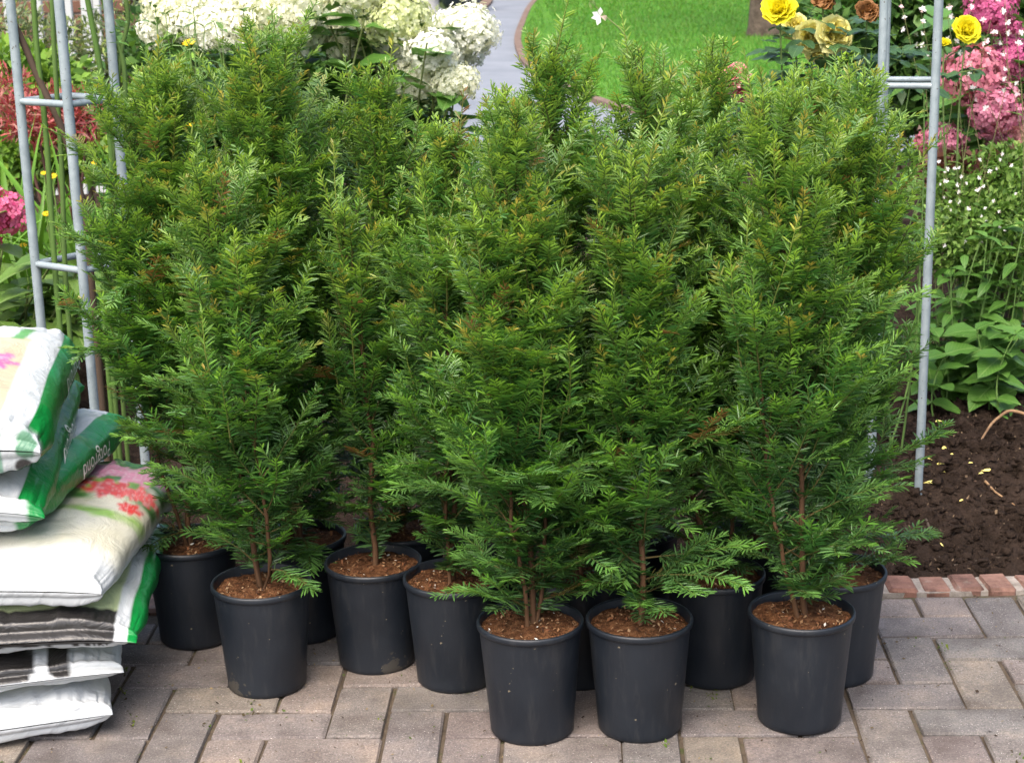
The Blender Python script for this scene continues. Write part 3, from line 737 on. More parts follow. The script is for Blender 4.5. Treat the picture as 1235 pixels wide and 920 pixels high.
# ------------------------------------------------------------------ leaves and flowers for the garden behind
def leaf_mesh(name, L, W, fold, curl, material, wav=0.0, seed=0, shape='ovate'):
    us = [0, .1, .25, .45, .65, .83, 1.0]
    ws = {'ovate': [.08, .6, .95, 1, .8, .45, .02], 'lance': [.15, .6, .95, 1, .75, .42, .02], 'strap': [.7, .85, 1, 1, .9, .6, .03], 'round': [.15, .75, 1, 1, .92, .6, .05]}[shape]
    rr = random.Random(seed); V = []; uv = []; Q = []
    for a, (u, w) in enumerate(zip(us, ws)):
        for c in (-1, -.5, 0, .5, 1):
            jig = wav * rr.uniform(-1, 1) * W
            V.append((u * L, c * w * W / 2 + (jig * .3 if abs(c) == 1 else 0), fold * abs(c) * w * W / 2 - curl * u * u * L + jig * (abs(c) > .4)))
            uv.append((u, .5 + c / 2 * max(w, .05)))
    for a in range(len(us) - 1):
        for c in range(4): Q.append((a * 5 + c, (a + 1) * 5 + c, (a + 1) * 5 + c + 1, a * 5 + c + 1))
    return quad_mesh(name, V, Q, material, None, True, uv)
def orient(p, d, upv, s):
    x = Vector(d).normalized(); y = Vector(upv).cross(x)
    if y.length < 1e-4: y = Vector((0, 1, 0)).cross(x)
    y.normalize(); z = x.cross(y)
    return Matrix(((x.x * s, y.x * s, z.x * s, p[0]), (x.y * s, y.y * s, z.y * s, p[1]), (x.z * s, y.z * s, z.z * s, p[2]), (0, 0, 0, 1)))
def put(name, me, parent, p, d, upv=(0, 0, 1), s=1.0):
    o = bpy.data.objects.new(name, me); link(o, parent)
    m = orient(p, d, upv, s)
    if parent is not None: m = Matrix.Translation(-Vector(parent.location)) @ m
    o.matrix_basis = m
    return o
HYD = [leaf_mesh('hydrangea_leaf', 1, .68, .22, .22, M['leaf_hyd'], .05, k, 'ovate') for k in range(4)]
PAL = [leaf_mesh('pale_leaf', 1, .52, .25, .28, M['leaf_pale'], .06, k, 'ovate') for k in range(4)]
LAN = [leaf_mesh('lance_leaf', 1, .34, .25, .3, M['leaf_pale'], .04, k, 'lance') for k in range(4)]
LNG = [leaf_mesh('green_leaf', 1, .42, .25, .3, M['leaf_hyd'], .05, k, 'lance') for k in range(4)]
ROS = [leaf_mesh('rose_leaf', 1, .62, .2, .2, M['leaf_rose'], .05, k, 'round') for k in range(4)]
def strap_mesh(seed, L, w, bend, material):
    rr = random.Random(seed); K = 9; V = []; Q = []; C = []
    for k in range(K):
        t = k / (K - 1); a = 1.45 - bend * t ** 1.5
        if k == 0: x = z = 0.0
        else: x += math.cos(a) * L / (K - 1); z += math.sin(a) * L / (K - 1)
        ww = w * (1 - t ** 3) * .5 + .0006
        V += [(x, -ww, z + ww * .5), (x, 0, z), (x, ww, z + ww * .5)]
        g = .7 + .5 * t; C += [(.10 * g, .22 * g, .025)] * 3
    for k in range(K - 1):
        for c in range(2): Q.append((k * 3 + c, k * 3 + c + 1, (k + 1) * 3 + c + 1, (k + 1) * 3 + c))
    return quad_mesh('strap_leaf', V, Q, material, np.array(C) * rr.uniform(.75, 1.2), True)
STR = [strap_mesh(k, 1.0, .05, .3 + .25 * k, M['leaf']) for k in range(6)]

def stem_obj(parent, pts, r0_, r1_, col, sides=6, name='stem'):
    V, Q, t = tubes(np.asarray(pts) - np.array(parent.location), r0_, r1_, sides)
    return ob(name, quad_mesh(name, V, Q, M['twig'], np.broadcast_to(np.asarray(col), (len(V), 3)) * (.85 + .3 * vnoise(V[:, 0] * 90, V[:, 1] * 90, V[:, 2] * 40))[:, None], True), parent)

def floret_head(seed, n, petal, ca_, cb_, ez=.85, center=None):
    """a ball of four-petalled florets, radius 1"""
    rs = np.random.RandomState(seed); acc = Acc()
    i = np.arange(n) + .5; ph = np.arccos(1 - 1.75 * i / n); th = math.pi * (1 + 5 ** .5) * i
    N = np.stack([np.cos(th) * np.sin(ph), np.sin(th) * np.sin(ph), np.cos(ph)], 1)
    rad = 1 + .10 * rs.normal(0, 1, n) - .16 * (fbm(N[:, 0] * 2 + seed, N[:, 1] * 2, N[:, 2] * 2) < .42)
    P = N * rad[:, None] * np.array([1, 1, ez]); N = nrm(N + rs.normal(0, .28, N.shape)); A, B = frames(N)
    roll = rs.uniform(0, 6.28, n)
    for k in range(4):
        a = roll + k * math.pi / 2; d = A * np.cos(a)[:, None] + B * np.sin(a)[:, None]; e = -A * np.sin(a)[:, None] + B * np.cos(a)[:, None]
        s = (petal * rs.uniform(.8, 1.2, n))[:, None]; lift = N * s * rs.uniform(-.1, .45, n)[:, None]
        V = np.stack([P, P + d * s * .62 - e * s * .46 + lift * .6, P + d * s * 1.05 + lift * .5, P + d * s * .62 + e * s * .46 + lift * .6], 1)
        f = rs.rand(n)[:, None]; c = np.asarray(ca_) * (1 - f) + np.asarray(cb_) * f
        acc.add(V.reshape(-1, 3), np.arange(4 * n), np.repeat(c, 4, 0))
    # short stalks' dark core
    Vc, Qc = lathe([(.02, -.62 * ez), (.55, -.4), (.72, .1), (.5, .5 * ez), (.02, .68 * ez)], 12)
    acc.add(Vc, Qc, np.asarray(ca_) * .75 * np.array((.9, 1.0, .75)))
    return acc.mesh('flower_head', M['petal'])
def rose_mesh(seed, c_out, c_in, rings=((.15, 4, 1.4), (.3, 5, 1.22), (.45, 6, 1.02), (.6, 8, .8), (.78, 9, .56), (.9, 10, .32), (1.0, 10, .08)), ruff=.06):
    rs = np.random.RandomState(seed); acc = Acc()
    for j, (rr, n, el) in enumerate(rings):
        for k in range(n):
            a = 2 * math.pi * k / n + j * .6 + rs.uniform(-.2, .2); e = el + rs.uniform(-.15, .15)
            d = np.array([math.cos(a) * math.cos(e), math.sin(a) * math.cos(e), math.sin(e)]); w = np.array([-math.sin(a), math.cos(a), 0]); nn = np.cross(w, d)
            L_ = .55 + .055 * j + .1 * rs.rand(); Wd = .20 + .045 * j
            V = []; 
            for u in (0, .35, .7, 1.0):
                for v in (-1, -.4, .4, 1):
                    wid = Wd * (.35 + .75 * math.sin(min(u, .8) / .8 * 1.57)) * (1 if u < 1 else .72)
                    V.append(np.array([math.cos(a), math.sin(a), 0]) * rr * .12 + d * L_ * u + w * v * wid + nn * (.22 * v * v * Wd - .22 * u * u + ruff * rs.normal()) + np.array([0, 0, -.15]))
            Q = [(q * 4 + c, q * 4 + c + 1, q * 4 + c + 5, q * 4 + c + 4) for q in range(3) for c in range(3)]
            f = j / (len(rings) - 1); acc.add(V, Q, (np.asarray(c_in) * (1 - f) + np.asarray(c_out) * f) * rs.uniform(.88, 1.08))
    return acc.mesh('flower', M['petal'], True)
def flower4(seed, col):
    acc = Acc()
    for k in range(4):
        a = [.2, 1.3, 1.95, 3.0][k]; d = np.array([math.cos(a), math.sin(a), .15]); e = np.array([-math.sin(a), math.cos(a), 0])
        acc.add([(0, 0, 0), d * .55 - e * .3, d * 1.0, d * .55 + e * .3], [0, 1, 2, 3], col)
    for k in range(5):
        a = 4.3 + .2 * k; d = np.array([math.cos(a), math.sin(a), .5]); e = np.array([-math.sin(a), math.cos(a), 0]) * .03
        acc.add([-e, e, d * .7 + e, d * .7 - e], [0, 1, 2, 3], (.6, .45, .4))
    return acc.mesh('flower', M['petal'])
def daisy_mesh():
    acc = Acc()
    for k in range(17):
        a = k * 2 * math.pi / 17 + random.Random(k).uniform(-.1, .1); d = np.array([math.cos(a), math.sin(a), .12]); e = np.array([-math.sin(a), math.cos(a), 0])
        acc.add([d * .2, d * .6 - e * .13, d, d * .6 + e * .13], [0, 1, 2, 3], (.78, .50, .01))
    return acc.mesh('flower_head', M['petal'])
DAISY = daisy_mesh(); Vc, Qc = lathe([(.001, .16), (.16, .14), (.27, .06), (.3, -.03)], 12)
DISC = quad_mesh('disc', Vc, Qc, M['petal'], np.broadcast_to((.62, .36, .01), (48, 3)), True)

def hydrangea(name, label, cat, base, heads, head_mesh, leaf_size, extra, seed, spread, leafset=HYD, group=None, headname='flower_head', stemcol=(.10, .13, .04)):
    rr = random.Random(seed); t = empty(name, base); tag(t, label, cat, group)
    tips = [(Vector(h[0]), h[1], h[2]) for h in heads] + [(Vector(e), 0, None) for e in extra]
    for p, r, hm in tips:
        foot = Vector((base[0] + rr.uniform(-1, 1) * spread, base[1] + rr.uniform(-.5, .5) * spread, base[2]))
        P = curve(foot, p, rr.uniform(-.03, .06), 9, (rr.uniform(-1, 1), rr.uniform(-1, 1), .3))
        stem_obj(t, P, .0055, .0032, stemcol)
        if r:
            d = Vector((rr.uniform(-.35, .35), -.35 + rr.uniform(-.3, .3), .9))
            o = put(headname, hm, t, p, (1, rr.uniform(-1, 1), 0), d, r)
        for node, f in enumerate((.97, .84, .70, .55)):
            a0 = rr.uniform(0, 3.14) + node * 1.57; i = f * 8; i0 = int(i); q = P[i0] + (P[min(i0 + 1, 8)] - P[i0]) * (i - i0)
            for s_ in (0, 1):
                if rr.random() < .12: continue
                a = a0 + s_ * math.pi; el = rr.uniform(-.25, .45)
                d = (math.cos(a) * math.cos(el), math.sin(a) * math.cos(el), math.sin(el))
                put('leaf', rr.choice(leafset), t, q + np.array(d) * (.35 * (r or .02)), d, (rr.uniform(-.3, .3), rr.uniform(-.3, .3), 1), leaf_size * rr.uniform(.65, 1.15))
    return t
def foliage_cloud(name, centers, radii, n, size, cols, seed, aspect=.5, parent=None, flat=0.0):
    """many small leaves through the volume of several lumps"""
    rs = np.random.RandomState(seed); C = np.array(centers, float); k = rs.randint(0, len(C), n)
    d = nrm(rs.normal(0, 1, (n, 3))); r = rs.rand(n) ** .45
    P = C[k] + d * r[:, None] * np.array(radii, float)[k]
    dr = nrm(d * .7 + rs.normal(0, .6, (n, 3)) + np.array([0, 0, .25])); s = size * rs.uniform(.6, 1.35, n)
    N = nrm(rs.normal(0, .6, (n, 3)) + np.array([0, -.2, .9])); W = nrm(np.cross(dr, N)) * (s * aspect / 2)[:, None]
    V = np.stack([P, P + dr * (s * .5)[:, None] - W, P + dr * s[:, None] - np.array([0, 0, 1]) * (s * .12)[:, None], P + dr * (s * .5)[:, None] + W], 1)
    c = np.array(cols)[rs.randint(0, len(cols), n)] * rs.uniform(.75, 1.25, (n, 1))
    if parent is not None: V = V - np.array(parent.location)
    o = ob(name, quad_mesh(name, V, np.arange(4 * n), M['leaf'], np.repeat(c, 4, 0)), parent)
    return o
G1 = [(.05, .13, .02), (.08, .19, .03), (.12, .25, .04), (.035, .09, .02)]
G2 = [(.10, .2, .04), (.16, .28, .06), (.08, .16, .04)]

# ---- galvanised trellis columns
def column(label, legs, rungs, top, rad=.0118):
    t = empty('trellis_column', (legs[0][0], legs[0][1], 0)); tag(t, label, 'trellis')
    L0 = np.array(t.location)
    for (x, y) in legs:
        V, Q, _ = tubes(np.array([(x, y, -.1), (x, y, .6), (x, y, 1.2), (x, y, top)]) - L0, rad, rad, 12)
        lo = ob('leg', quad_mesh('leg', V, Q, M['galv'], None, True), t)
        Vc, Qc = lathe([(.0118, 0), (.016, .006), (.017, .016), (.010, .03), (.001, .034)], 12)
        ob('finial', quad_mesh('finial', Vc, Qc, M['galv'], None, True), lo, (x - L0[0], y - L0[1], top - .004))
    for z in rungs:
        for k in range(4):
            a, b_ = legs[k], legs[(k + 1) % 4]
            V, Q, _ = tubes(np.array([(a[0], a[1], z), ((a[0] + b_[0]) / 2, (a[1] + b_[1]) / 2, z), (b_[0], b_[1], z)]) - L0, rad * .72, rad * .72, 10)
            ob('rung', quad_mesh('rung', V, Q, M['galv'], None, True), t)
    return t
column('galvanised four legged trellis column rising behind the stacked bags', [(-1.175, 4.25), (-1.035, 4.15), (-.945, 4.26), (-1.085, 4.36)], (.575, .975, 1.375, 1.775), 2.15)
column('galvanised four legged trellis column beside the pink hydrangeas and yellow roses', [(.962, 3.93), (.848, 3.96), (.885, 4.10), (.998, 4.07)], (.995, 1.395, 1.795), 2.15, .0098)

# ---- left of the picture
t = empty('climbing_rose', (-1.06, 4.28, 0)); tag(t, 'bare green rose canes tied inside the trellis column behind the bags', 'rose')
for pts, r_, c in ((((38, -40), (44, 60), (56, 160), (66, 330)), .0068, (.085, .155, .035)), (((61, -40), (66, 80), (75, 200), (78, 340)), .006, (.08, .14, .035)),
                   (((98, -40), (113, 39), (124, 98), (139, 210), (120, 330)), .0068, (.085, .16, .035)), (((118, -30), (133, 39), (152, 72), (150, 170), (125, 330)), .006, (.08, .14, .035)), (((150, -10), (156, 25), (146, 60), (140, 120), (132, 300)), .0055, (.07, .12, .03)), (((12, 20), (30, 55), (50, 105), (80, 160), (104, 260), (110, 340)), .0085, (.075, .052, .037))):
    q = np.array([at(x, y, 4.27) for x, y in pts]); q = np.concatenate([q, [[q[-1][0], 4.28, 0.0]]])
    tt_ = np.linspace(0, len(q) - 1, 22); q = np.stack([np.interp(tt_, range(len(q)), q[:, a]) for a in range(3)], 1)
    for _ in range(3): q[1:-1] = (q[:-2] + 2 * q[1:-1] + q[2:]) / 4
    stem_obj(t, q[::-1], r_ * 1.1, r_, c, 8, 'cane')
rr = random.Random(4)
for k in range(26):
    p = at(rr.uniform(85, 190), rr.uniform(-20, 130), rr.uniform(4.15, 4.4)); a = rr.uniform(0, 6.28)
    put('leaf', rr.choice(LNG), t, p, (math.cos(a), math.sin(a), rr.uniform(-.2, .5)), (0, 0, 1), rr.uniform(.03, .055))
# red leaved shrub
t = empty('red_leaved_shrub', (-1.55, 6.0, 0)); tag(t, 'low shrub with fine dusky red leaves behind the rose canes', 'shrub')
for k in range(5): stem_obj(t, curve((-1.55, 6, 0), at(20 + 22 * k, 140, 6.0), .05), .008, .004, (.1, .05, .04))
foliage_cloud('foliage', [at(x, y, Y) for x, y, Y in ((15, 135, 6), (45, 128, 6.05), (38, 150, 5.95), (85, 130, 6.0), (100, 145, 5.95), (5, 105, 6.1), (70, 150, 5.95))], [(.10, .1, .06)] * 7, 1700, .05, [(.30, .045, .05), (.42, .10, .10), (.22, .03, .04), (.36, .16, .13)], 5, .16, t)
# strap leaved clumps
def strap_clump(label, base, n, L, seed, group):
    t = empty('daylily_clump', base); tag(t, label, 'daylily', group); rr = random.Random(seed)
    for k in range(n):
        a = rr.uniform(0, 6.28); r_ = rr.uniform(0, .09)
        o = bpy.data.objects.new('leaf', STR[rr.randrange(6)]); link(o, t)
        o.location = (r_ * math.cos(a), r_ * math.sin(a), 0); s_ = L * rr.uniform(.6, 1.15); o.scale = (s_, s_ * rr.uniform(.6, 1.0), s_); o.rotation_euler = (rr.uniform(-.1, .1), rr.uniform(-.1, .1), a + rr.uniform(-.5, .5))
for k, (x, y) in enumerate(((-1.62, 5.55), (-1.32, 5.45), (-1.05, 5.55), (-1.45, 5.1), (-1.12, 5.05), (-.85, 5.2), (-.6, 5.1), (-1.75, 5.0))):
    strap_clump('clump of narrow arching bright green leaves between trellis column and white hydrangea', (x, y, .02), 46, .62 if y < 5.3 else .70, 30 + k, 'clumps of strap leaves in the left bed')
# yellow daisies
for k, (x, y, r_, Y) in enumerate(((228, 52, .021, 4.9), (230, 152, .017, 4.9), (116, 196, .016, 4.75), (63, 213, .016, 5.0), (53, 209, .011, 5.05), (56, 258, .013, 4.9), (92, 205, .010, 5.1), (28, 296, .012, 4.8))):
    p = at(x, y, Y); t = empty('yellow_daisy', (p[0] + .02, Y, .02)); tag(t, 'yellow daisy standing highest, seen against the white hydrangea' if k == 0 else 'small yellow daisy on a thin green stem among strap leaves', 'daisy', 'yellow daisies in the left bed')
    stem_obj(t, curve((p[0] + .02, Y, .02), p, .02), .0028, .002, (.13, .22, .05))
    h = put('flower_head', DAISY, t, p, (1, .1 * k - .3, 0), (.1 * (k % 3) - .1, -.45, .9), r_); ob('disc', DISC, h)
# pink hydrangea at the left edge with pale leaves
PINK = [floret_head(k, 120, .19, (.52, .05, .16), (.66, .17, .30)) for k in (1, 2)]
rr = random.Random(8)
hydrangea('pink_hydrangea', 'deep pink hydrangea with pale green leaves behind the top bag', 'hydrangea', (-1.42, 4.75, 0), [(at(2, 258, 4.75), .075, PINK[0]), (at(-28, 290, 4.8), .07, PINK[1])],
          None, .14, [at(rr.uniform(-30, 110), rr.uniform(300, 400), rr.uniform(4.5, 4.75)) for _ in range(16)], 21, .14, PAL)
# white hydrangea
WHH = [floret_head(10 + k, 560, .105, ca_, cb_, .82) for k, (ca_, cb_) in enumerate((((.76, .77, .66), (.82, .82, .75)), ((.72, .73, .52), (.78, .78, .63)), ((.48, .54, .22), (.62, .65, .42))))]
wl_ = [(336, 8, 44, 1), (396, 21, 27, 0), (349, 36, 36, 0), (304, 30, 30, 0), (447, 64, 36, 0), (415, 50, 22, 1), (479, 24, 36, 2), (545, 52, 38, 0), (566, 36, 30, 0), (503, 97, 30, 1), (548, 100, 24, 1), (213, 6, 34, 1), (268, 8, 36, 0), (262, 34, 28, 0), (196, 36, 24, 0), (235, 30, 26, 0), (432, -12, 30, 1), (380, -16, 34, 0), (290, -20, 34, 0), (320, 62, 28, 1), (520, 62, 26, 0)]
rr = random.Random(9)
hydrangea('white_hydrangea', 'big white mophead hydrangea behind the yews beside the grey path', 'hydrangea', (-.5, 5.9, 0), [(at(x, y, 5.75 + .35 * ((i * 37) % 10) / 10), r_ * 1.16 * 5.85 / 2100, WHH[k]) for i, (x, y, r_, k) in enumerate(wl_)],
          None, .135, [at(rr.uniform(210, 560), rr.uniform(30, 150), rr.uniform(5.7, 6.3)) for _ in range(34)] + [at(424, 12, 5.75), at(515, 52, 5.6), at(440, 22, 5.7)], 22, .35, HYD)
# slender perennial in front of it
t = empty('leafy_perennial', (-.95, 5.15, 0)); tag(t, 'slender green perennial with small pointed leaves against the white hydrangea', 'perennial'); rr = random.Random(12)
for k in range(15):
    top = at(rr.uniform(180, 320), rr.uniform(6, 48), rr.uniform(5.05, 5.3)); P = curve((top[0] + rr.uniform(-.06, .06), top[1], .0), top, rr.uniform(-.02, .02), 10, (1, 0, 0)); stem_obj(t, P, .0028, .0014, (.12, .2, .05))
    for f in np.linspace(.55, 1, 7):
        q = P[min(int(f * 9), 9)]; a = rr.uniform(0, 6.28)
        for s_ in (0, math.pi): put('leaf', rr.choice(LAN), t, q, (math.cos(a + s_), math.sin(a + s_), rr.uniform(0, .9)), (0, 0, 1), rr.uniform(.032, .055))
# background shrubs on the left
def shrub(label, base, lumps, n, size, cols, seed, aspect=.5, stemc=(.09, .07, .045)):
    t = empty('shrub', base); tag(t, label, 'shrub'); rr = random.Random(seed)
    for c, r_ in lumps[:7]: stem_obj(t, curve(base, c, .04, 7, (rr.uniform(-1, 1), 0, 0)), .010, .004, stemc)
    foliage_cloud('foliage', [c for c, _ in lumps], [r_ for _, r_ in lumps], n, size, cols, seed, aspect, t)['kind'] = 'stuff'
shrub('grey green feathery shrub behind the rose canes', (-1.95, 7.3, 0), [(at(x, y, 7.3), (.2, .18, .17)) for x, y in ((10, 40), (60, 60), (110, 70), (150, 50), (30, 110), (90, 120), (140, 120), (60, 170), (130, 170), (180, 90))], 7000, .045, [(.13, .17, .08), (.18, .22, .11), (.08, .12, .05), (.2, .26, .06)], 31, .22)
shrub('bright lime green bush low behind the strap leaves', (-1.5, 6.6, 0), [(at(x, y, 6.6), (.16, .15, .12)) for x, y in ((20, 90), (60, 100), (100, 180), (40, 190), (150, 180), (190, 120), (0, 180), (230, 110))], 4200, .055, [(.16, .30, .03), (.22, .36, .05), (.10, .2, .03)], 32, .45)
# ---- behind: brick garden wall with white posts
bw = empty('garden_wall', (-3.5, 9.6, 0)); tag(bw, 'weathered brick garden wall with white posts in front, behind the rose canes', 'wall')
ob('mortar', box_mesh('mortar', 2.9, .09, 1.44, .002, M['mortar']), bw, (0, .0, .72))
hb = [box_mesh('wall_brick', .205, .1, .062, .004, M['house'], .002, 70 + k) for k in range(4)]
for row in range(19):
    for k in range(14):
        o = bpy.data.objects.new('brick', hb[(row * 5 + k) % 4]); link(o, bw); o.location = (-1.4 + k * .215 + (.107 if row % 2 else 0) , -.006, .04 + row * .075)
tr_ = empty('white_post_fence', (-2.4, 9.0, 0)); tag(tr_, 'white painted posts standing before the brick garden wall', 'fence')
for px_ in (48, 84, 103, 109, 118, 10): ob('post', box_mesh('post', .034, .034, 1.5, .004, M['paint']), tr_, (at(px_, 20, 9.0)[0] + 2.4, 0, .75))
for z_ in (.35, 1.38): ob('rail', box_mesh('rail', .9, .02, .06, .003, M['paint']), tr_, (.15, .036, z_))

# ---- right of the picture
YEL, PALE, DRY, SAL = rose_mesh(1, (.78, .72, .035), (.80, .70, .02), ruff=.03), rose_mesh(2, (.80, .77, .36), (.78, .66, .14), ruff=.06), rose_mesh(3, (.30, .15, .06), (.24, .10, .035), ruff=.13), rose_mesh(4, (.72, .30, .32), (.66, .20, .26), ruff=.07)
def rose_bush(label, base, fl, leaves, seed, n_leaf, lsize=(.035, .06)):
    rr = random.Random(seed); t = empty('rose_bush', base); tag(t, label, 'rose')
    for x, y, Y, r_, me, nm, face in fl:
        p = at(x, y, Y); P = curve(base, p, .05, 9, (rr.uniform(-1, 1), 0, 0)); stem_obj(t, P, .005, .0022, (.11, .16, .05))
        put(nm, me, t, p, (1, rr.uniform(-.5, .5), 0), face, r_ * Y / 2100)
    for k in range(n_leaf):
        x0, y0, x1, y1, Ya, Yb = rr.choice(leaves); p = at(rr.uniform(x0, x1), rr.uniform(y0, y1), rr.uniform(Ya, Yb)); a = rr.uniform(0, 6.28); d = np.array((math.cos(a), math.sin(a), rr.uniform(-.4, .2)))
        s_ = rr.uniform(*lsize); w = np.array((-math.sin(a), math.cos(a), 0))
        stem_obj(t, np.array([p - d * s_ * 1.2, p, p + d * s_ * .9]), .0012, .0008, (.12, .18, .05), 4, 'leaf_stalk') if k % 3 == 0 else None
        put('leaf', rr.choice(ROS), t, p + d * s_ * .7, d, (0, -.2, 1), s_)
        put('leaf', rr.choice(ROS), t, p, d + w * 1.1, (0, -.2, 1), s_ * .85); put('leaf', rr.choice(ROS), t, p, d - w * 1.1, (0, -.2, 1), s_ * .85)
    return t
rose_bush('yellow rose bush with faded and dried blooms beside the trellis column', (.80, 4.45, 0), [(940, 11, 4.25, 21, YEL, 'flower', (.3, -.8, .5)), (1006, 42, 4.3, 23, PALE, 'flower', (.2, -.85, .25)), (978, 45, 4.35, 20, PALE, 'flower', (-.3, -.8, .1)), (958, 32, 4.4, 16, PALE, 'flower', (-.5, -.6, .2)),
   (992, 2, 4.3, 15, DRY, 'dried_flower', (0, -.4, .8)), (1046, 14, 4.3, 15, DRY, 'dried_flower', (.3, -.5, .6)), (985, 62, 4.4, 14, PALE, 'flower', (-.2, -.7, .3))],
   [(910, 40, 970, 75, 4.25, 4.45), (985, -10, 1060, 40, 4.2, 4.5), (1000, 55, 1060, 110, 4.25, 4.5), (930, 60, 1050, 160, 4.3, 4.5), (1060, 20, 1110, 110, 4.3, 4.6), (930, 30, 1060, 100, 4.2, 4.35)], 41, 66)
rose_bush('small salmon pink rose poking out above the yews before the lawn', (.60, 4.4, 0), [(886, 92, 4.4, 18, SAL, 'flower', (.1, -.7, .6)), (872, 104, 4.42, 14, SAL, 'flower', (-.4, -.7, .3)), (893, 112, 4.4, 13, SAL, 'flower', (.3, -.8, .1))], [(865, 115, 910, 170, 4.3, 4.5)], 42, 6)
rose_bush('small bright yellow rose and bud between white gaura and pink hydrangea', (1.42, 5.1, 0), [(1166, 36, 5.1, 17, YEL, 'flower', (.3, -.8, .4)), (1138, 52, 5.1, 9, YEL, 'bud', (0, -.3, 1))], [(1140, 55, 1180, 120, 5.0, 5.2)], 43, 8)
# pink hydrangeas on the right
PK = [floret_head(30 + k, 230, .165, ca_, cb_, .85) for k, (ca_, cb_) in enumerate((((.40, .10, .16), (.56, .22, .27)), ((.46, .12, .22), (.60, .26, .34)), ((.40, .06, .18), (.52, .14, .27)), ((.42, .18, .19), (.54, .28, .27))))]
rr = random.Random(15)
hydrangea('pink_hydrangea', 'pink mophead hydrangea with large green leaves beside the galvanised trellis column', 'hydrangea', (1.6, 5.75, 0),
   [(at(1172, 92, 5.4), .098, PK[0]), (at(1199, 131, 5.35), .086, PK[1]), (at(1207, 160, 5.4), .06, PK[1]), (at(1228, 168, 5.4), .076, PK[3]), (at(1195, 12, 5.6), .078, PK[2]), (at(1216, 33, 5.8), .042, PK[2]), (at(1218, 72, 5.6), .075, PK[2]), (at(1140, 170, 5.4), .062, PK[1]), (at(1118, 172, 5.6), .04, PK[0]), (at(1262, 60, 5.9), .07, PK[2]), (at(1270, 130, 5.6), .07, PK[1])],
   None, .15, [at(rr.uniform(1120, 1250), rr.uniform(-10, 190), rr.uniform(5.6, 6.1)) for _ in range(22)], 23, .25, HYD)
# gaura: thin wands with white flowers
GAU = flower4(1, (.80, .78, .77)); GAP = flower4(2, (.74, .52, .56))
t = empty('gaura', (1.35, 5.0, 0)); tag(t, 'wispy gaura with small white flowers on thin wands by the pink hydrangea', 'gaura'); rr = random.Random(17)
for k, (x, y) in enumerate(((1085, 5), (1110, 22), (1112, 52), (1143, 30), (1138, 5), (1172, 18), (1185, 60), (1195, 35), (1205, 48), (1212, 10), (1218, 92), (1232, 110), (1225, 50), (1160, 60), (1180, 105), (1210, 75))):
    Y = rr.uniform(5.0, 5.75); p = at(x, y - 10, Y); foot = np.array((1.35 + rr.uniform(-.15, .25), 5.0 + rr.uniform(-.1, .1), 0)); P = curve(foot, p, rr.uniform(-.06, .06), 14, (1, 0, 0)); stem_obj(t, P, .0017, .0008, (.12, .13, .05), 5)
    for j in range(rr.randint(2, 4)):
        q = P[13] * (1 - .045 * j) + P[9] * (.045 * j) + np.array((rr.uniform(-.02, .02), rr.uniform(-.02, .02), -.018 * j)); put('flower', GAU if rr.random() < .75 else GAP, t, q, (rr.uniform(-1, 1), -.1, rr.uniform(-1, 1)), (rr.uniform(-.4, .4), -1, .3), rr.uniform(.008, .0135))
    for j in range(5):
        q = P[rr.randint(3, 10)]; a = rr.uniform(0, 6.28); put('leaf', rr.choice(LAN), t, q, (math.cos(a), math.sin(a), .5), (0, 0, 1), rr.uniform(.03, .05))
# a lone gaura spray before the lawn
t = empty('gaura', (.42, 4.2, 0)); tag(t, 'single arching gaura wand with one white flower before the lawn', 'gaura')
P = np.array([(.50, 4.2, 0), (.5, 4.2, .5), at(772, 75, 4.2), at(752, 38, 4.2), at(730, 20, 4.2), at(712, 2, 4.2), at(705, -8, 4.2)]); tt_ = np.linspace(0, 6, 26); P = np.stack([np.interp(tt_, range(7), P[:, a]) for a in range(3)], 1)
for _ in range(2): P[1:-1] = (P[:-2] + 2 * P[1:-1] + P[2:]) / 4
stem_obj(t, P, .0022, .0010, (.18, .22, .08), 5); put('flower', GAU, t, at(724, 20, 4.19), (.2, -.1, .9), (0, -1, .2), .022)
for x, y in ((718, 8), (712, 2), (714, 12), (708, -5)): put('bud', LAN[0], t, at(x, y, 4.19), (-.4, 0, 1), (0, -1, 0), .02)
# small leaved bush with tiny white blossoms, purple heuchera, lower leafy plants
shrub('fine leaved bush dotted with tiny white blossoms under the pink hydrangea', (1.5, 5.15, 0), [(at(x, y, Y), (.11, .1, .075)) for x, y, Y in ((1140, 235, 5.1), (1180, 215, 5.2), (1220, 200, 5.2), (1150, 275, 5.0), (1200, 255, 5.05), (1235, 240, 5.1), (1170, 310, 5.0), (1215, 300, 5.0), (1240, 330, 5.0), (1260, 270, 5.1), (1130, 300, 5.05))], 7500, .026, [(.10, .20, .03), (.16, .28, .05), (.06, .13, .02), (.20, .32, .07)], 33, .42)
bl = [o for o in bpy.data.objects if o.get('label', '').startswith('fine leaved bush')][0]; rr = random.Random(19)
for k in range(60): put('blossom', GAU, bl, at(rr.uniform(1120, 1245), rr.uniform(185, 300), rr.uniform(4.93, 5.05)), (rr.uniform(-1, 1), 0, rr.uniform(-1, 1)), (0, -1, .5), rr.uniform(.005, .009))
t = empty('heuchera', (1.38, 5.2, 0)); tag(t, 'dusky purple leaved plant between the pink hydrangea and fine leaved bush', 'heuchera')
foliage_cloud('foliage', [at(x, y, 5.25) for x, y in ((1150, 205), (1175, 212), (1195, 208), (1160, 225), (1135, 208))], [(.06, .06, .04)] * 5, 420, .05, [(.13, .045, .04), (.22, .10, .07), (.09, .03, .03)], 34, .8, t)
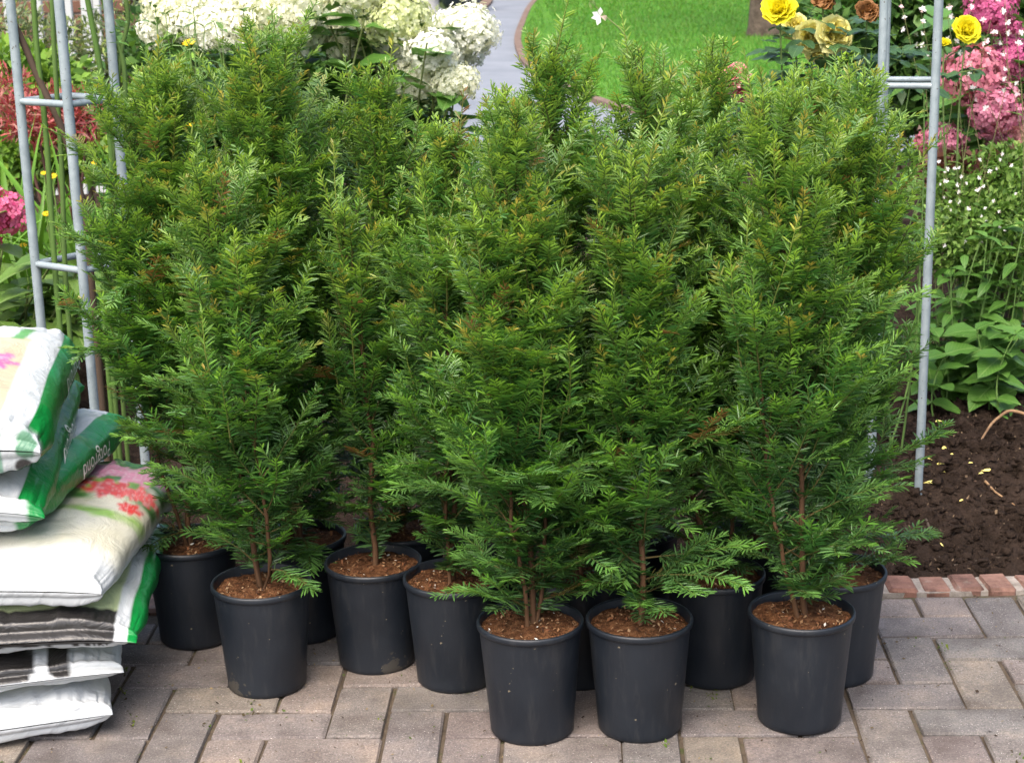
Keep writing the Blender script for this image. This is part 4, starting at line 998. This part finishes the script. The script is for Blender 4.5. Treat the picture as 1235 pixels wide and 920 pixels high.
for k in range(4): stem_obj(t, curve((1.38, 5.2, 0), at(1140 + 16 * k, 220, 5.25)), .004, .003, (.1, .05, .04))
def leafy(name, label, base, box, n, leafset, size, seed, cat='plant', Y=(4.6, 4.9), nl=6):
    t = empty(name, base); tag(t, label, cat); rr = random.Random(seed)
    for k in range(n):
        top = at(rr.uniform(box[0], box[2]), rr.uniform(box[1], box[3]), rr.uniform(*Y)); foot = np.array((base[0] * .5 + top[0] * .5 + rr.uniform(-.06, .06), top[1] + rr.uniform(-.05, .05), 0.0)); P = curve(foot, top, rr.uniform(-.04, .04), 10, (1, 0, 0)); stem_obj(t, P, .0032, .0016, (.11, .19, .05))
        for f in np.linspace(.35, 1, nl):
            q = P[min(int(f * 9), 9)]; a = rr.uniform(0, 6.28)
            for s_ in (0, math.pi): put('leaf', rr.choice(leafset), t, q, (math.cos(a + s_), math.sin(a + s_), rr.uniform(-.35, .5)), (rr.uniform(-.3, .3), -.2, 1), size * rr.uniform(.65, 1.2))
    return t
leafy('leafy_perennial', 'mid height leafy perennial with pointed leaves under the fine leaved bush', (1.3, 4.95, 0), (1110, 270, 1240, 400), 26, LNG, .075, 51, 'perennial', (4.8, 5.1))
leafy('leafy_perennial', 'low broad leaved plant at the back edge of the dark soil', (1.25, 4.65, 0), (1120, 395, 1245, 470), 15, HYD, .10, 52, 'perennial', (4.55, 4.8), 4)
leafy('leafy_perennial', 'green leafy plant growing up inside the trellis column by the roses', (.9, 4.3, 0), (1030, 80, 1120, 300), 16, LNG, .055, 53, 'perennial', (4.2, 4.5))
shrub('dark green shrub behind the gaura and pink hydrangea', (1.7, 6.9, 0), [(at(x, y, 6.9), (.22, .2, .18)) for x, y in ((1020, 20), (1080, 40), (1130, 20), (1190, 40), (1240, 20), (1060, 90), (1130, 100), (1200, 110), (1250, 100), (1100, -20), (1180, -20), (1240, 170), (1150, 170))], 9000, .06, [(.035, .09, .02), (.06, .14, .03), (.10, .2, .04)], 35, .5)
shrub('dense dark green shrub filling in behind the white hydrangea', (-.7, 7.0, 0), [(at(x, y, 7.0), (.2, .18, .16)) for x, y in ((200, 60), (250, 110), (310, 90), (370, 110), (430, 100), (480, 120), (210, 150), (290, 160), (360, 170), (430, 170), (500, 165))], 8000, .06, [(.035, .09, .02), (.06, .14, .03), (.10, .2, .04)], 37, .5)
shrub('loose green bush behind the yews at the edge of the grey path', (.45, 7.6, 0), [(at(x, y, 7.6), (.16, .14, .1)) for x, y in ((700, 190), (760, 200), (830, 190), (880, 170), (930, 160), (640, 200), (970, 130))], 4000, .05, G1, 36, .5)

# ---- things lying on the soil and the paving
pet = leaf_mesh('petal', 1, .42, .5, .12, None, .08, 3, 'ovate'); mp, _, _ = mat('yellow_petal', (.70, .60, .18), .6, .3); pet.materials.append(mp)
rr = random.Random(23)
def soil_pt(x, y):
    for Y in np.linspace(3.5, 5.2, 400):
        p = at(x, y, Y)
        if p[2] <= float(soil_z(np.array(p[0]), np.array(p[1]))): return p
    return p
for x, y, s_ in ((1136, 543, .026), (1124, 556, .03), (1115, 558, .024), (1139, 561, .022), (1131, 585, .034), (1197, 570, .028), (1138, 661, .034), (1113, 505, .014), (1135, 514, .016), (1141, 571, .018), (1157, 606, .018), (1128, 510, .02), (1150, 549, .014), (1186, 572, .014), (1168, 560, .012)):
    p = soil_pt(x, y); a = rr.uniform(-.6, .6) + (math.pi if rr.random() < .5 else 0)
    o = put('fallen_petal', pet, None, (p[0], p[1], p[2] + .004), (math.cos(a), math.sin(a), .05), (0, -.3, 1), s_); tag(o, 'pale yellow fallen rose petal lying on the dark soil', 'petal', 'petals on the soil')
def twig(name, label, pts, r_, m_='wood'):
    q = np.array([soil_pt(x, y) + np.array((0, 0, h)) for x, y, h in pts]); tt_ = np.linspace(0, len(q) - 1, 18); q = np.stack([np.interp(tt_, range(len(q)), q[:, a]) for a in range(3)], 1); q[1:-1] = (q[:-2] + 2 * q[1:-1] + q[2:]) / 4
    V, Q, _ = tubes(q - q[0], r_, r_ * .45, 7); o = ob(name, quad_mesh(name, V, Q, M[m_], None, True), None, tuple(q[0])); tag(o, label, 'twig')
twig('root', 'thick bent tan root sticking out of the dark soil', [(1262, 530, .0), (1240, 513, .03), (1216, 509, .035), (1196, 518, .02), (1182, 531, -.004)], .006)
twig('twig', 'thin brown twig lying across the soil', [(1188, 582, .004), (1200, 596, .006), (1224, 610, .002)], .0035)
twig('twig', 'thin dark twig lying on the soil near the brick edging', [(1117, 628, .004), (1126, 655, .006), (1136, 682, .003)], .003, 'bark')
twig('twig', 'long dark twig half buried parallel to the brick edging', [(1150, 682, .001), (1190, 676, .004), (1240, 668, .001)], .0028, 'bark')
rs = np.random.RandomState(8); n = 1500
X = rs.uniform(.55, 1.35, n); Yc = 3.5 + rs.rand(n) * 1.2; C = np.stack([X, Yc, soil_z(X, Yc) + .003], 1)
cols = np.array([(.10, .07, .045), (.07, .045, .03), (.17, .12, .075), (.02, .014, .01), (.04, .028, .02)])[rs.randint(0, 5, n)]
V, Q, c = chips(rs, C, .0045, cols, .7)
n = 3800; X = rs.uniform(.5, 1.45, n); Yc = 3.48 + rs.rand(n) * 1.3; C = np.stack([X, Yc, soil_z(X, Yc) + .001], 1); sz = .004 + .012 * rs.rand(n) ** 3
O = np.array([(1, 0, 0), (0, 1, 0), (-1, 0, 0), (0, -1, 0), (.6, .6, .7), (-.6, .5, .75), (-.55, -.6, .7), (.6, -.55, .75)], float)
VV = C[:, None] + O[None] * sz[:, None, None] * rs.uniform(.55, 1.35, (n, 8, 1))
QQ = (np.arange(n) * 8)[:, None, None] + np.array([[0, 1, 5, 4], [1, 2, 6, 5], [2, 3, 7, 6], [3, 0, 4, 7], [4, 5, 6, 7]])[None]
tag(ob('soil_clods', quad_mesh('soil_clods', VV, QQ, M['soil'])), 'dark crumbly clods covering the flower bed by the edging', 'soil', kind='stuff')
tag(ob('soil_litter', quad_mesh('soil_litter', V, Q, M['crumb'], c)), 'crumbs and wood chips scattered over the dark soil', 'litter', kind='stuff')
n = 1100; X = rs.uniform(-1.1, 1.1, n); Yc = 2.5 + rs.rand(n) ** .7 * .87; C = np.stack([X, Yc, np.full(n, .0035)], 1)
cols = np.array([(.10, .075, .04), (.06, .09, .02), (.035, .025, .018), (.2, .15, .08), (.05, .035, .02)])[rs.randint(0, 5, n)]
V, Q, c = chips(rs, C, .0034, cols, .25)
mc = np.concatenate([np.array((rs.uniform(-.9, .95), rs.uniform(2.55, 3.3), .002)) + rs.normal(0, 1, (14, 3)) * np.array((.006, .012, .0012)) for _ in range(26)])
V2, Q2, c2 = chips(rs, mc, .0035, np.array([(.06, .10, .015), (.10, .13, .02), (.05, .04, .02)])[rs.randint(0, 3, len(mc))], .6)
V, Q, c = np.concatenate([V, V2]), np.concatenate([Q, Q2 + len(V)]), np.concatenate([c, c2])
tag(ob('paving_litter', quad_mesh('paving_litter', V, Q, M['crumb'], c)), 'needles, crumbs and moss flecks scattered on the brick paving', 'litter', kind='stuff')

# ---- far end of the garden: planter, hedge, lawn tree
p = (-.60, 25.2, .0); t = empty('garden_planter', p); tag(t, 'round dark planter standing at the far end of the grey path', 'planter')
Vp, Qp = lathe([(.001, 0), (.2, 0), (.27, .12), (.30, .3), (.29, .44), (.31, .48), (.29, .48), (.26, .42), (.001, .42)], 28); ob('pot', quad_mesh('pot', Vp, Qp, M['glaze'], None, True), t)
foliage_cloud('foliage', [(p[0], p[1], .75)], [(.3, .3, .35)], 500, .08, G1, 61, .5, t)
t = empty('stone_pedestal', (-1.02, 24.6, 0)); tag(t, 'grey stone pedestal beside the round dark planter', 'pedestal')
Vp, Qp = lathe([(.001, 0), (.22, 0), (.22, .05), (.13, .1), (.12, .4), (.2, .46), (.2, .5), (.001, .5)], 4); ob('stand', quad_mesh('stand', Vp, Qp, M['stone']), t)
t = empty('hedge', (-4.5, 30, 0)); tag(t, 'dark clipped hedge closing the garden beyond the path', 'hedge')
ob('core', box_mesh('core', 9.6, .8, 1.7, .1, M['bark']), t, (0, 0, .85))
foliage_cloud('foliage', [(-9.2 + .48 * k, 29.9, z_) for k in range(21) for z_ in (.3, 1.0, 1.6)], [(.4, .6, .42)] * 63, 9000, .11, [(.02, .05, .012), (.035, .08, .02), (.05, .1, .02)], 62, .6, t)['kind'] = 'stuff'
t = empty('lawn_tree', (2.8, 18.9, .03)); tag(t, 'tree with a grey brown trunk standing in the bright lawn', 'tree')
P = np.array([(2.8, 18.9, -.1), (2.8, 18.9, .12), (2.81, 18.9, .9), (2.79, 18.95, 1.9), (2.84, 18.9, 3.0), (2.8, 18.9, 4.2)]); V, Q, tq = tubes(P - np.array(t.location), .19, .10, 14)
flare = 1 + .35 * np.clip(1 - (V[:, 2] + .1) / .35, 0, 1); V[:, 0] *= flare; V[:, 1] *= flare; ob('trunk', quad_mesh('trunk', V, Q, M['bark'], None, True), t)
rr = random.Random(66); lumps = []
for k in range(9):
    a = k * .7 + rr.uniform(-.2, .2); z0 = 2.4 + .2 * k; e = np.array((2.8 + 1.5 * math.cos(a), 18.9 + 1.5 * math.sin(a), z0 + 1.3)); lumps.append(e)
    V, Q, _ = tubes(curve((2.8, 18.9, z0), e, .15) - np.array(t.location), .06, .02, 7); ob('limb', quad_mesh('limb', V, Q, M['bark'], None, True), t)
foliage_cloud('crown', lumps + [np.array((2.8, 18.9, 5.4)), np.array((2.6, 19, 4.6))], [(.8, .8, .6)] * 11, 9000, .11, G1, 67, .55, t)
